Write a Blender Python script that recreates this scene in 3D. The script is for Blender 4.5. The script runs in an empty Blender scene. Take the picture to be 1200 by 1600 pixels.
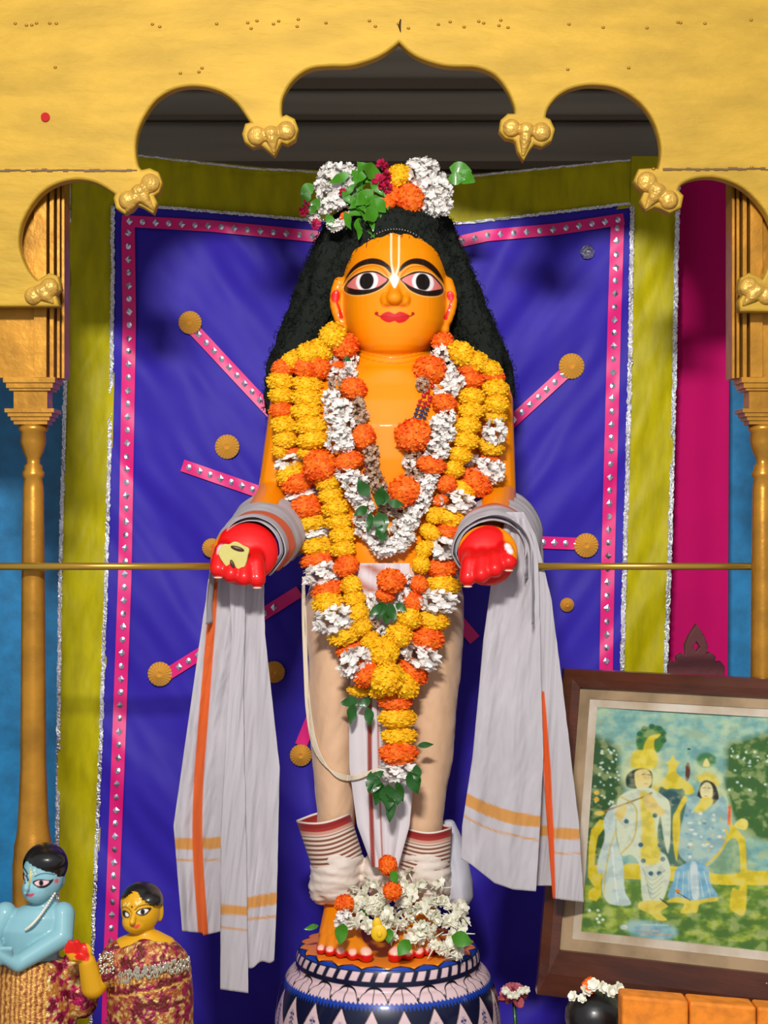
import bpy, bmesh, math, random
import numpy as np
from mathutils import Vector, Matrix, noise
from mathutils.bvhtree import BVHTree
random.seed(7)
sc = bpy.context.scene
COL = sc.collection
# ------------------------------------------------------------------ camera, light, exposure
D = 2.6                                   # camera to the plane y = 0, metres
cam_d = bpy.data.cameras.new('camera'); cam = bpy.data.objects.new('camera', cam_d); COL.objects.link(cam)
cam.location = (0, -D, 0.9); cam.rotation_euler = (math.pi/2, 0, 0)
cam_d.sensor_fit = 'VERTICAL'; cam_d.sensor_height = 24; cam_d.lens = 24*D/1.6
cam_d.clip_start = 0.05
sc.camera = cam
w = bpy.data.worlds.new('world'); sc.world = w; w.use_nodes = True
w.node_tree.nodes['Background'].inputs[0].default_value = (0.93, 0.95, 1.0, 1)
w.node_tree.nodes['Background'].inputs[1].default_value = 0.44
def area(name, loc, target, sx, sy, power, col):
    l = bpy.data.lights.new(name, 'AREA'); l.shape = 'RECTANGLE'; l.size = sx; l.size_y = sy
    l.energy = power; l.color = col
    o = bpy.data.objects.new(name, l); COL.objects.link(o); o.location = loc
    d = Vector(target) - Vector(loc); o.rotation_euler = d.to_track_quat('-Z', 'Y').to_euler()
    return o
area('lamp_light', (-0.17, -2.62, 1.98), (0, 0, 0.95), 0.34, 0.13, 80, (1.0, 0.96, 0.91))
sc.view_settings.view_transform = 'Standard'; sc.view_settings.look = 'None'
sc.view_settings.gamma = 1; sc.view_settings.use_curve_mapping = False
sc.view_settings.exposure = 0.0
# ------------------------------------------------------------------ helpers
def P(px, py, y=0.0):
    s = (D + y)/D
    return Vector(((px-600)/1000*s, y, 0.9 + (800-py)/1000*s))
def S(y): return (D + y)/D/1000           # metres per photo pixel at depth y
def lin(c):
    return tuple((v/255/12.92 if v/255 <= 0.04045 else ((v/255+0.055)/1.055)**2.4) for v in c)
def L4(c): return lin(c) + (1.0,)
MATS = {}
def mat(name, col=(200,200,200), rough=0.5, metal=0.0, attr=False, bump=0.0, bscale=60, bdist=0.002,
        var=0.0, vscale=8, stretch=(1,1,1), coat=0.0, trans=0.0, alpha=1.0, spec=0.5, sheen=0.0, col2=None):
    if name in MATS: return MATS[name]
    m = bpy.data.materials.new(name); m.use_nodes = True; nt = m.node_tree; N = nt.nodes; K = nt.links
    b = N['Principled BSDF']; b.inputs['Roughness'].default_value = rough; b.inputs['Metallic'].default_value = metal
    b.inputs['Coat Weight'].default_value = coat; b.inputs['Coat Roughness'].default_value = 0.08
    b.inputs['Specular IOR Level'].default_value = spec; b.inputs['Sheen Weight'].default_value = sheen
    b.inputs['Base Color'].default_value = L4(col)
    tc = N.new('ShaderNodeTexCoord'); mp = N.new('ShaderNodeMapping'); mp.inputs['Scale'].default_value = stretch
    K.new(tc.outputs['Object'], mp.inputs['Vector'])
    src = None
    if attr:
        a = N.new('ShaderNodeAttribute'); a.attribute_name = 'paint'; src = a.outputs['Color']
    if var > 0 or col2:
        n = N.new('ShaderNodeTexNoise'); n.inputs['Scale'].default_value = vscale; n.inputs['Detail'].default_value = 5
        K.new(mp.outputs[0], n.inputs['Vector'])
        mx = N.new('ShaderNodeMix'); mx.data_type = 'RGBA'
        r = N.new('ShaderNodeMapRange'); r.inputs[1].default_value = 0.38; r.inputs[2].default_value = 0.66
        K.new(n.outputs['Fac'], r.inputs[0])
        if src: 
            K.new(src, mx.inputs[6])
            m2 = N.new('ShaderNodeMix'); m2.data_type = 'RGBA'; m2.blend_type = 'MULTIPLY'; m2.inputs[0].default_value = 1
            K.new(src, m2.inputs[6]); m2.inputs[7].default_value = (1-var, 1-var, 1-var, 1); K.new(m2.outputs[2], mx.inputs[7])
        else:
            mx.inputs[6].default_value = L4(col)
            mx.inputs[7].default_value = L4(col2) if col2 else tuple(v*(1-var) for v in lin(col)) + (1,)
        K.new(r.outputs[0], mx.inputs[0]); src = mx.outputs[2]
    if src: K.new(src, b.inputs['Base Color'])
    if bump > 0:
        n2 = N.new('ShaderNodeTexNoise'); n2.inputs['Scale'].default_value = bscale; n2.inputs['Detail'].default_value = 4
        K.new(mp.outputs[0], n2.inputs['Vector'])
        bp = N.new('ShaderNodeBump'); bp.inputs['Strength'].default_value = bump; bp.inputs['Distance'].default_value = bdist
        K.new(n2.outputs['Fac'], bp.inputs['Height']); K.new(bp.outputs[0], b.inputs['Normal'])
    out = N['Material Output']
    if trans > 0:
        t = N.new('ShaderNodeBsdfTranslucent'); t.inputs[0].default_value = L4(col)
        if src: K.new(src, t.inputs[0])
        ms = N.new('ShaderNodeMixShader'); ms.inputs[0].default_value = trans
        K.new(b.outputs[0], ms.inputs[1]); K.new(t.outputs[0], ms.inputs[2]); last = ms.outputs[0]
    else: last = b.outputs[0]
    if alpha < 1:
        t = N.new('ShaderNodeBsdfTransparent'); ms = N.new('ShaderNodeMixShader'); ms.inputs[0].default_value = alpha
        K.new(t.outputs[0], ms.inputs[1]); K.new(last, ms.inputs[2]); last = ms.outputs[0]
    K.new(last, out.inputs[0])
    MATS[name] = m; return m
ORG = {}                                  # world origin of each object (all unrotated)
def org(o): return ORG.get(o.name, Vector((0,0,0))) if o else Vector((0,0,0))
def meta(o, label=None, cat=None, group=None, kind=None):
    if label: o['label'] = label
    if cat: o['category'] = cat
    if group: o['group'] = group
    if kind: o['kind'] = kind
    return o
def thing(name, loc, label, cat, group=None, kind=None):
    o = bpy.data.objects.new(name, None); COL.objects.link(o); o.location = loc; o.empty_display_size = 0.02
    ORG[o.name] = Vector(loc); return meta(o, label, cat, group, kind)
def link_mesh(name, me, m, parent=None, at=None):
    """me holds world coordinates unless at is given (then me is local to at)."""
    o = bpy.data.objects.new(name, me); COL.objects.link(o)
    if m and not me.materials: me.materials.append(m)
    if at is None:
        n = len(me.vertices); co = np.empty(n*3); me.vertices.foreach_get('co', co); co = co.reshape(-1,3)
        c = (co.min(0)+co.max(0))/2; c[2] = co[:,2].min() if parent is None else c[2]
        me.vertices.foreach_set('co', (co-c).ravel()); me.update(); at = Vector(c)
    ORG[o.name] = Vector(at)
    if parent: o.parent = parent; o.location = Vector(at) - org(parent)
    else: o.location = at
    return o
def newmesh(name, V, F, smooth=True, cols=None):
    me = bpy.data.meshes.new(name); me.from_pydata([tuple(v) for v in V], [], F); me.update()
    if smooth: me.polygons.foreach_set('use_smooth', [True]*len(me.polygons))
    if cols is not None: setcol(me, cols)
    return me
def setcol(me, cols):
    a = me.color_attributes.new('paint', 'FLOAT_COLOR', 'POINT')
    c = np.ones((len(me.vertices), 4)); c[:, :3] = cols; a.data.foreach_set('color', c.ravel())
def mk(name, V, F, m, parent=None, smooth=True, cols=None, at=None):
    return link_mesh(name, newmesh(name, V, F, smooth, cols), m, parent, at)
def pfix(o, *a, **k): return meta(o, *a, **k)
class MB:
    def __init__(s): s.V = []; s.F = []; s.C = []
    def add(s, V, F, c=None):
        k = len(s.V); s.V += [Vector(v) for v in V]; s.F += [tuple(i+k for i in f) for f in F]
        if c is not None: s.C += [c]*len(V)
    def box(s, a, b, c=None):
        x0,y0,z0 = a; x1,y1,z1 = b
        s.add([(x0,y0,z0),(x1,y0,z0),(x1,y1,z0),(x0,y1,z0),(x0,y0,z1),(x1,y0,z1),(x1,y1,z1),(x0,y1,z1)],
              [(0,3,2,1),(4,5,6,7),(0,1,5,4),(1,2,6,5),(2,3,7,6),(3,0,4,7)], c)
    def lathe(s, prof, cx, cy, n=32, c=None):        # prof: (r, z)
        V = []; F = []
        for r, z in prof:
            for k in range(n):
                a = 2*math.pi*k/n; V.append((cx+r*math.cos(a), cy+r*math.sin(a), z))
        for i in range(len(prof)-1):
            for k in range(n): F.append((i*n+k, i*n+(k+1)%n, (i+1)*n+(k+1)%n, (i+1)*n+k))
        F.append(tuple(reversed(range(n)))); F.append(tuple((len(prof)-1)*n+k for k in range(n)))
        s.add(V, F, c)
    def tube(s, pts, r, n=8, c=None):
        pts = [Vector(p) for p in pts]; R = r if isinstance(r, (list, tuple)) else [r]*len(pts)
        V = []; F = []; up = Vector((0.13, 0.95, 0.2))
        for i, p in enumerate(pts):
            t = (pts[min(i+1, len(pts)-1)] - pts[max(i-1, 0)]).normalized()
            a = t.cross(up)
            if a.length < 1e-4: a = t.cross(Vector((1,0,0)))
            a.normalize(); b = t.cross(a)
            for k in range(n):
                q = 2*math.pi*k/n; V.append(p + (a*math.cos(q) + b*math.sin(q))*R[i])
        for i in range(len(pts)-1):
            for k in range(n): F.append((i*n+k, i*n+(k+1)%n, (i+1)*n+(k+1)%n, (i+1)*n+k))
        F.append(tuple(reversed(range(n)))); F.append(tuple((len(pts)-1)*n+k for k in range(n)))
        s.add(V, F, c)
    def ell(s, c, r, n=20, rot=None, col=None):
        V = []; F = []; m = n//2
        for i in range(m+1):
            t = math.pi*i/m
            for k in range(n):
                a = 2*math.pi*k/n
                v = Vector((r[0]*math.sin(t)*math.cos(a), r[1]*math.sin(t)*math.sin(a), r[2]*math.cos(t)))
                if rot: v = rot @ v
                V.append(v + Vector(c))
        for i in range(m):
            for k in range(n): F.append((i*n+k, (i+1)*n+k, (i+1)*n+(k+1)%n, i*n+(k+1)%n))
        s.add(V, F, col)
    def cap(s, a, b, ra, rb, n=16, col=None):       # rounded tapered limb
        a = Vector(a); b = Vector(b); t = b-a; q = t.to_track_quat('Z', 'Y'); L = t.length
        rows = []
        for i in range(6): an = math.pi/2*i/5; rows.append((ra*math.sin(an), -ra*math.cos(an)))
        for i in range(6): an = math.pi/2*i/5; rows.append((rb*math.cos(an), L + rb*math.sin(an)))
        V = []; F = []
        for r, z in rows:
            for k in range(n):
                g = 2*math.pi*k/n; V.append(a + q @ Vector((max(r,1e-5)*math.cos(g), max(r,1e-5)*math.sin(g), z)))
        for i in range(len(rows)-1):
            for k in range(n): F.append((i*n+k, i*n+(k+1)%n, (i+1)*n+(k+1)%n, (i+1)*n+k))
        F.append(tuple(reversed(range(n)))); F.append(tuple((len(rows)-1)*n+k for k in range(n)))
        s.add(V, F, col)
    def loft(s, rows, n=40, e=2.0, col=None):        # rows: (z, cx, cy, rx, ry)
        V = []; F = []
        for z, cx, cy, rx, ry in rows:
            for k in range(n):
                a = 2*math.pi*k/n; c, d = math.cos(a), math.sin(a)
                V.append((cx+rx*math.copysign(abs(c)**(2/e), c), cy+ry*math.copysign(abs(d)**(2/e), d), z))
        up = rows[-1][0] > rows[0][0]
        for i in range(len(rows)-1):
            for k in range(n):
                f = (i*n+k, i*n+(k+1)%n, (i+1)*n+(k+1)%n, (i+1)*n+k); F.append(f if up else f[::-1])
        f0 = tuple(range(n)); f1 = tuple((len(rows)-1)*n+k for k in range(n))
        F.append(f0[::-1] if up else f0); F.append(f1 if up else f1[::-1])
        s.add(V, F, col)
    def build(s, name, m, parent=None, smooth=True, at=None):
        return mk(name, s.V, s.F, m, parent, smooth, np.array(s.C) if s.C and len(s.C) == len(s.V) else None, at)
def catrom(pts, n=6, closed=False):
    P_ = [np.array(p, float) for p in pts]; out = []; m = len(P_)
    rng = range(m) if closed else range(m-1)
    for i in rng:
        if closed: p0,p1,p2,p3 = P_[(i-1)%m],P_[i],P_[(i+1)%m],P_[(i+2)%m]
        else: p0,p1,p2,p3 = P_[max(i-1,0)],P_[i],P_[i+1],P_[min(i+2,m-1)]
        for k in range(n):
            t = k/n; out.append(0.5*((2*p1)+(-p0+p2)*t+(2*p0-5*p1+4*p2-p3)*t*t+(-p0+3*p1-3*p2+p3)*t**3))
    if not closed: out.append(P_[-1])
    return out
def interp(tab, t):
    return np.interp(t, [a for a, b in tab], [b for a, b in tab])
# ---- painting of intrinsic patterns into a colour attribute, in flat pattern coordinates
class Paint:
    def __init__(s, x, y, base):
        s.x = np.asarray(x, float); s.y = np.asarray(y, float)
        s.c = np.tile(np.array(lin(base)), (len(s.x), 1))
    def blend(s, idx, a, col):
        a = np.clip(a, 0, 1)[:, None]; s.c[idx] = s.c[idx]*(1-a) + np.array(lin(col))*a
    def poly(s, pts, col, aa=0.8, smooth=True, k=1.0, mask=None):
        pts = np.array(catrom(pts, 5, True) if smooth else pts, float)
        x0,y0 = pts.min(0)-2*aa; x1,y1 = pts.max(0)+2*aa
        sel = (s.x>x0)&(s.x<x1)&(s.y>y0)&(s.y<y1)
        if mask is not None: sel &= mask
        idx = np.nonzero(sel)[0]
        if not len(idx): return
        X = s.x[idx]; Y = s.y[idx]; d = np.full(len(idx), 1e9); ins = np.zeros(len(idx), bool)
        for i in range(len(pts)):
            a = pts[i]; b = pts[(i+1)%len(pts)]; e = b-a; L = e@e
            if L < 1e-9: continue
            t = np.clip(((X-a[0])*e[0]+(Y-a[1])*e[1])/L, 0, 1)
            d = np.minimum(d, np.hypot(X-a[0]-t*e[0], Y-a[1]-t*e[1]))
            cnd = ((a[1]>Y) != (b[1]>Y))
            with np.errstate(divide='ignore', invalid='ignore'):
                xi = (b[0]-a[0])*(Y-a[1])/(b[1]-a[1] if b[1]!=a[1] else 1e-9)+a[0]
            ins ^= cnd & (X < xi)
        sd = np.where(ins, -d, d); s.blend(idx, (0.5-sd/(2*aa))*k, col)
    def stroke(s, pts, wd, col, aa=0.8, smooth=True, k=1.0, mask=None):
        pts = np.array(catrom(pts, 5) if smooth and len(pts) > 2 else pts, float)
        W = np.interp(np.linspace(0,1,len(pts)), np.linspace(0,1,len(wd)), wd) if isinstance(wd,(list,tuple)) else np.full(len(pts), wd)
        mw = W.max()/2+2*aa; x0,y0 = pts.min(0)-mw; x1,y1 = pts.max(0)+mw
        sel = (s.x>x0)&(s.x<x1)&(s.y>y0)&(s.y<y1)
        if mask is not None: sel &= mask
        idx = np.nonzero(sel)[0]
        if not len(idx): return
        X = s.x[idx]; Y = s.y[idx]; sd = np.full(len(idx), 1e9)
        for i in range(len(pts)-1):
            a = pts[i]; e = pts[i+1]-a; L = e@e+1e-9
            t = np.clip(((X-a[0])*e[0]+(Y-a[1])*e[1])/L, 0, 1)
            sd = np.minimum(sd, np.hypot(X-a[0]-t*e[0], Y-a[1]-t*e[1]) - (W[i]*(1-t)+W[i+1]*t)/2)
        s.blend(idx, (0.5-sd/(2*aa))*k, col)
    def ell(s, cx, cy, rx, ry, col, aa=0.8, k=1.0, rot=0, mask=None):
        dx = s.x-cx; dy = s.y-cy; c, n = math.cos(rot), math.sin(rot)
        u = (dx*c+dy*n)/rx; v = (-dx*n+dy*c)/ry; r = np.hypot(u, v)
        sd = (r-1)*min(rx, ry); a = np.clip((0.5-sd/(2*aa))*k, 0, 1)
        if mask is not None: a = a*mask
        idx = np.nonzero(a > 0)[0]; s.blend(idx, a[idx], col)
def fbm(pts, sc=1.0, oct=3):
    out = np.empty(len(pts))
    for i, p in enumerate(pts): out[i] = noise.fractal(Vector((p[0]*sc, p[1]*sc, p[2]*sc)), 1.0, 2.0, oct)
    return out
def remesh(mb, voxel, smooth_it=6, name='tmp'):
    me = newmesh(name, mb.V, mb.F)
    o = bpy.data.objects.new(name, me); COL.objects.link(o)
    m = o.modifiers.new('r', 'REMESH'); m.mode = 'VOXEL'; m.voxel_size = voxel; m.use_smooth_shade = True
    if smooth_it:
        q = o.modifiers.new('s', 'SMOOTH'); q.iterations = smooth_it; q.factor = 0.5
    dg = bpy.context.evaluated_depsgraph_get(); dg.update()
    out = bpy.data.meshes.new_from_object(o.evaluated_get(dg))
    bpy.data.objects.remove(o); bpy.data.meshes.remove(me)
    out.polygons.foreach_set('use_smooth', [True]*len(out.polygons))
    return out
def coords(me):
    co = np.empty(len(me.vertices)*3); me.vertices.foreach_get('co', co); return co.reshape(-1,3)
def flat_curve(polys, y, depth, bevel=0.0, name='c', res=2):
    """filled outline(s) in photo pixels, extruded at depth y; world coords mesh"""
    cu = bpy.data.curves.new(name, 'CURVE'); cu.dimensions = '2D'; cu.fill_mode = 'BOTH'
    cu.extrude = depth/2; cu.bevel_depth = bevel; cu.bevel_resolution = res
    for pl in polys:
        sp = cu.splines.new('POLY'); sp.points.add(len(pl)-1); sp.use_cyclic_u = True
        for i, (a, b) in enumerate(pl):
            v = P(a, b, y); sp.points[i].co = (v.x, v.z, 0, 1)
    o = bpy.data.objects.new(name, cu); COL.objects.link(o)
    dg = bpy.context.evaluated_depsgraph_get(); dg.update()
    me = bpy.data.meshes.new_from_object(o.evaluated_get(dg))
    bpy.data.objects.remove(o); bpy.data.curves.remove(cu)
    co = coords(me); new = np.stack([co[:,0], y - co[:,2], co[:,1]], 1)
    me.vertices.foreach_set('co', new.ravel()); me.update()
    return me
# ------------------------------------------------------------------ materials
gold = mat('gold_paint', (184,146,44), 0.6, 0.2, var=0.2, vscale=14, stretch=(0.6,1,2.2), bump=0.5, bscale=34, bdist=0.004, spec=0.35)
gold_r = mat('gold_relief', (208,162,70), 0.36, 0.3, var=0.2, vscale=40, bump=0.9, bscale=110, bdist=0.004)
gold_d = mat('gold_column', (200,140,45), 0.32, 0.55, var=0.35, vscale=20, bump=0.3, bscale=60)
brass = mat('rail_brass', (190,150,60), 0.3, 0.7)
wood = mat('brown_wood', (84,40,22), 0.35, var=0.4, vscale=9, stretch=(1,1,5), bump=0.2, bscale=50, coat=0.3)
# ------------------------------------------------------------------ setting
def struct(name, mb, m): return meta(mb.build(name, m, smooth=False), kind='structure')
def bx(name, a, b, m): q = MB(); q.box(a, b); return struct(name, q, m)
greywall = mat('niche_grey', (178,168,150), 0.6, var=0.25, vscale=3, stretch=(0.3,1,8))
cyan = mat('cyan_paint', (30,135,195), 0.4, var=0.3, vscale=30, bump=0.2, bscale=80)
dark = mat('side_brown', (96,62,40), 0.5, var=0.3, vscale=6, stretch=(4,4,0.6))
bx('floor', (-1.0,-0.62,-0.04), (1.0,0.60,0.0), mat('altar_top', (120,70,50), 0.4, var=0.3, vscale=5))
bx('wall_back', (-1.0,0.56,0.0), (1.0,0.60,2.05), greywall)
bx('wall_left', (-1.02,-0.20,0.0), (-0.98,0.60,2.05), dark)
bx('wall_right', (0.98,-0.20,0.0), (1.02,0.60,2.05), dark)
bx('ceiling', (-1.02,-0.27,2.05), (1.02,0.60,2.09), greywall)
q = MB()                                              # moulded shelf edge high on the back wall
for z0, z1, d in ((1.545,1.56,0.03),(1.44,1.462,0.02),(1.462,1.47,0.03),(1.64,1.65,0.02),(1.70,1.72,0.015)):
    q.box((-0.97,0.56-d,z0), (0.97,0.5599,z1))
struct('trim_1', q, mat('niche_trim', (120,104,84), 0.45))
bx('trim_2', (-0.86,0.40,0.0), (P(108,0,0.4).x,0.42,2.0), cyan)
bx('trim_3', (P(1136,0,0.4).x,0.40,0.0), (0.86,0.42,2.0), cyan)
# ------------------------------------------------------------------ backdrop cloth
YB = 0.25
def wr(px, py):
    a = noise.fractal(Vector(((px*0.8-py*0.55)*0.011, (px+py)*0.0022, 3.1)), 1.1, 2.0, 3)
    b = noise.fractal(Vector(((px*0.8+py*0.6)*0.011, (px-py)*0.0022, 9.7)), 1.1, 2.0, 3)
    t = min(max((px-420)/360, 0), 1)
    return YB + (a*(1-t) + b*t)*0.016 + noise.noise(Vector((px*.004, py*.004, 0)))*0.008
def sheet(name, xl, xr, top, bot, nu, nv, m, parent, yf, off=0.0, colf=None):
    """xl/xr: x at py tables; top/bot: py at u (callables or numbers)"""
    V = []; F = []
    for j in range(nv+1):
        v = j/nv
        for i in range(nu+1):
            u = i/nu; t = top(u) if callable(top) else top; b = bot(u) if callable(bot) else bot
            py = t + (b-t)*v; px = interp(xl, py)*(1-u) + interp(xr, py)*u
            V.append(P(px, py, yf(px, py)+off))
    for j in range(nv):
        for i in range(nu):
            a = j*(nu+1)+i; F.append((a, a+nu+1, a+nu+2, a+1))
    return mk(name, V, F, m, parent)
def ribbon(name, pts, wd, m, parent, off, rough=0.0, step=6, yf=wr, thick=0.0):
    pts = [np.array(p, float) for p in pts]; pl = [pts[0]]
    for a, b in zip(pts[:-1], pts[1:]):
        n = max(1, int(np.hypot(*(b-a))/step)); pl += [a+(b-a)*k/n for k in range(1, n+1)]
    V = []; F = []; rows = 5
    for i, p in enumerate(pl):
        t = pl[min(i+1, len(pl)-1)] - pl[max(i-1, 0)]; t = t/np.hypot(*t); nrm = np.array((-t[1], t[0]))
        jj = random.uniform(-rough, rough)
        for k in range(rows):
            f = (k/(rows-1)-0.5)*wd + (jj if k in (0, rows-1) else 0) + (random.uniform(-rough, rough)*0.5)
            q = p + nrm*f
            bulge = thick*(1-(2*k/(rows-1)-1)**2) + random.uniform(-1, 1)*rough*0.0009
            V.append(P(q[0], q[1], yf(q[0], q[1]) + off - bulge))
    for i in range(len(pl)-1):
        for k in range(rows-1):
            a = i*rows+k; F.append((a, a+rows, a+rows+1, a+1))
    return mk(name, V, F, m, parent)
blue = mat('blue_satin', (54,38,174), 0.55, spec=0.2, bump=0.15, bscale=25, var=0.12, vscale=6)
olive = mat('olive_satin', (192,180,0), 0.5, spec=0.2, bump=0.35, bscale=22, bdist=0.004, var=0.25, vscale=14, stretch=(3,1,1))
pink = mat('pink_ribbon', (236,22,128), 0.45)
silver = mat('silver_trim', (235,235,240), 0.18, 1.0, bump=1.0, bscale=260, bdist=0.004)
mirror = mat('mirror_sequin', (205,205,225), 0.28, 0.95)
rosg = mat('rosette_gold', (236,184,84), 0.3, 0.3)
bd = thing('backdrop_curtain', (0, YB, 0), 'deep blue satin backdrop with pink mirror ribbon and olive borders behind the large statue', 'curtain')
XL = [(230,178),(330,178),(500,178),(900,168),(1250,156),(1480,146),(1660,142)]
XR = [(230,990),(330,988),(600,984),(880,976),(1050,972),(1660,955)]
TOP = lambda u: float(interp([(0,318),(0.38,344),(0.66,350),(1,318)], u))
sheet('blue_panel', XL, XR, TOP, 1640, 130, 190, blue, bd, wr)
def sw(px, py): return wr(px, py)*0.5 + YB*0.5 + noise.fractal(Vector(((px*0.9+py*0.4)*0.03, py*0.004, 5)), 1, 2, 3)*0.006
XLo = [(230,108),(330,108),(520,104),(900,94),(1250,90),(1660,88)]
XRo = [(230,1062),(330,1058),(600,1054),(880,1046),(1050,1040),(1660,1030)]
sheet('yellow_border', XLo, [(a,b+3) for a,b in XL], 236, 1640, 14, 190, olive, bd, sw, 0.004)
sheet('yellow_border', [(a,b-3) for a,b in XR], XRo, 244, 1640, 14, 190, olive, bd, sw, 0.004)
sheet('yellow_border', [(0,160),(400,160)], [(0,1010),(400,1010)], lambda u: float(interp([(0,236),(0.3,262),(0.65,275),(1,246)], u)),
      lambda u: TOP(u)+4, 90, 14, olive, bd, sw, 0.006)
def path(tab, y0, y1, d=0): return [(float(interp(tab, y))+d, y) for y in np.linspace(y0, y1, 12)]
ribbon('silver_trim', path(XL, 322, 1640, -2), 6, silver, bd, -0.003, 1.0, 3)
ribbon('silver_trim', path(XLo, 236, 1640, 0), 6, silver, bd, 0.0, 1.0, 3)
ribbon('silver_trim', path(XR, 322, 1640, 0), 7, silver, bd, -0.003, 1.0, 3)
ribbon('silver_trim', path(XRo, 250, 1640, 0), 7, silver, bd, 0.0, 1.0, 3)
ribbon('silver_trim', [(185+u*800, TOP(u)) for u in np.linspace(0,1,20)], 4.5, silver, bd, -0.003, 0.8, 3)
ribbon('silver_trim', [(215,243),(400,264),(560,272),(740,275),(860,262),(985,250)], 3, silver, bd, -0.002, 0.8)
MP = []                                               # mirror positions
def mirrored(pts, wd=21, sp=20.5, keep=True):
    ribbon('pink_ribbon', pts, wd, pink, bd, -0.005, 0.0)
    pts = [np.array(p, float) for p in pts]; acc = sp*0.6
    for a, b in zip(pts[:-1], pts[1:]):
        L = np.hypot(*(b-a)); 
        while acc < L:
            p = a+(b-a)*acc/L; MP.append((p[0], p[1])); acc += sp
        acc -= L
mirrored([(200,352),(202,500),(195,900),(184,1200),(172,1500),(168,1640)])
mirrored([(965,344),(960,500),(950,880),(947,1050),(943,1250)])
mirrored([(190,345),(330,353),(470,367),(520,372)], 18)
mirrored([(690,384),(760,368),(870,358),(975,342)], 18)
CX, CY = 605, 838
for ex, ey, r in ((303,515,0.42),(285,727,0.5),(888,578,0.42),(912,850,0.5),(256,1057,0.36),(470,1165,0.45),(742,1000,0.3)):
    mirrored([(ex,ey), (ex+(CX-ex)*(1-r)*0.95, ey+(CY-ey)*(1-r)*0.95)], 19, 17.5)
def mirror_mesh(kind):
    n = 10 if kind else 4; V = [(0,-0.0012,0)]; F = []
    for k in range(n):
        a = 2*math.pi*k/n + (0 if kind else 0); r = 0.0052 if kind else 0.0066
        V.append((r*math.cos(a)*0.86, 0, r*math.sin(a)))
    for k in range(n): F.append((0, 1+(k+1)%n, 1+k))
    return newmesh('mirror', V, F, False)
mm = [mirror_mesh(0), mirror_mesh(1)]
for k_ in mm: k_.materials.append(mirror)
vis = [p for p in MP if not (430 < p[0] < 780 and 400 < p[1] < 1300)]
def mir_at(i, p): return P(p[0], p[1], wr(*p)-0.0065)
for i, p in enumerate(vis[:99]):
    o = link_mesh('mirror', mm[i % 2], None, bd, mir_at(i, p))
    o.rotation_euler = (random.uniform(-.25,.25), random.uniform(-.2,.2), random.uniform(-.25,.25))
q = MB()
for i, p in enumerate(vis[99:]):
    c = mir_at(i, p); s_ = mm[i % 2]
    q.add([v.co + c for v in s_.vertices], [tuple(f.vertices) for f in s_.polygons])
meta(q.build('mirrors', mirror, bd, False), kind='stuff')
def rosette(px, py, r, m=rosg):
    q = MB(); n = 44; V = [(0,-0.006,0)]; F = []
    for ring, (rr, dy) in enumerate(((0.25,-0.009),(1.0,-0.001))):
        for k in range(n):
            a = 2*math.pi*k/n; z = (0.0018 if k % 2 else -0.0018)*rr
            V.append((r*rr*math.cos(a), dy+z, r*rr*math.sin(a)))
    for k in range(n):
        F.append((0, 1+(k+1)%n, 1+k)); F.append((1+k, 1+(k+1)%n, 1+n+(k+1)%n, 1+n+k))
    c = P(px, py, wr(px, py)-0.006); q.add([Vector(v)+c for v in V], F)
    return q.build('rosette', m, bd, False)
for a in ((297,504,18),(355,698,19),(893,572,20),(916,852,19),(250,1053,19),(428,1050,17),(470,1180,17),(331,856,15),(886,945,11)):
    rosette(a[0], a[1], a[2]*S(YB))
rosette(918, 394, 11*S(YB), silver)
sc_col = thing('side_curtain', (0.53, 0.33, 0), 'plain magenta cloth hanging between the olive border and the right gold column', 'curtain')
sheet('cloth', [(200,1030),(1660,1022)], [(200,1141),(1050,1137),(1660,1135)], 200, 1640, 14, 60,
      mat('magenta_cloth', (196,8,100), 0.8, spec=0.15, var=0.08, vscale=10), sc_col,
      lambda px, py: 0.33 + 0.003*math.sin(px*0.09+py*0.002), 0)
# ------------------------------------------------------------------ gold arch board
YA = -0.30
T1 = [(60,445),(70,438),(80,432),(90,436),(93,452),(84,460),(88,470),(90,476)]
T2 = [(186,304),(183,312),(186,325),(197,332),(206,327),(214,317),(226,322),(239,330),(243,318),(237,306),(247,300),(251,287),(246,274),(235,269),(222,272)]
T3 = [(398,196),(387,199),(383,212),(386,222),(396,229),(410,226),(418,232),(428,240),(434,228),(439,220),(449,224),(459,218),(463,204),(458,191),(448,186),(440,189)]
T4 = [(807,184),(794,184),(785,192),(783,206),(791,215),(802,217),(808,222),(811,236),(817,246),(823,235),(832,224),(845,228),(858,220),(862,205),(856,192),(847,188)]
T5 = [(1029,270),(1014,269),(999,270),(993,284),(1000,295),(1009,300),(1003,315),(1009,327),(1020,322),(1030,324),(1044,331),(1059,324),(1062,309),(1053,300)]
T6 = [(1190,445),(1180,436),(1168,432),(1158,438),(1155,452),(1163,462),(1156,472),(1157,484)]
arc = lambda *p: [tuple(v) for v in catrom(p, 5)][1:-1]
low = [(-220,476)] + T1[::-1]
low += arc((60,445),(45,428),(33,402),(29,375),(36,343),(58,308),(85,288),(120,279),(155,285),(186,304)) + T2
low += arc((222,272),(214,262),(210,238),(213,210),(224,183),(245,155),(275,138),(310,134),(345,142),(372,160),(390,184),(398,196)) + T3
low += arc((440,189),(437,178),(440,152),(458,124),(484,107),(515,103),(548,102),(582,92),(603,81),(624,64)) + [(624,64)]
low += arc((624,64),(642,82),(665,94),(700,103),(745,105),(775,118),(795,142),(806,168),(807,184)) + T4
low += arc((847,188),(852,170),(868,150),(893,137),(925,132),(965,138),(1000,160),(1022,190),(1033,225),(1033,252),(1029,270)) + T5
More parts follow.
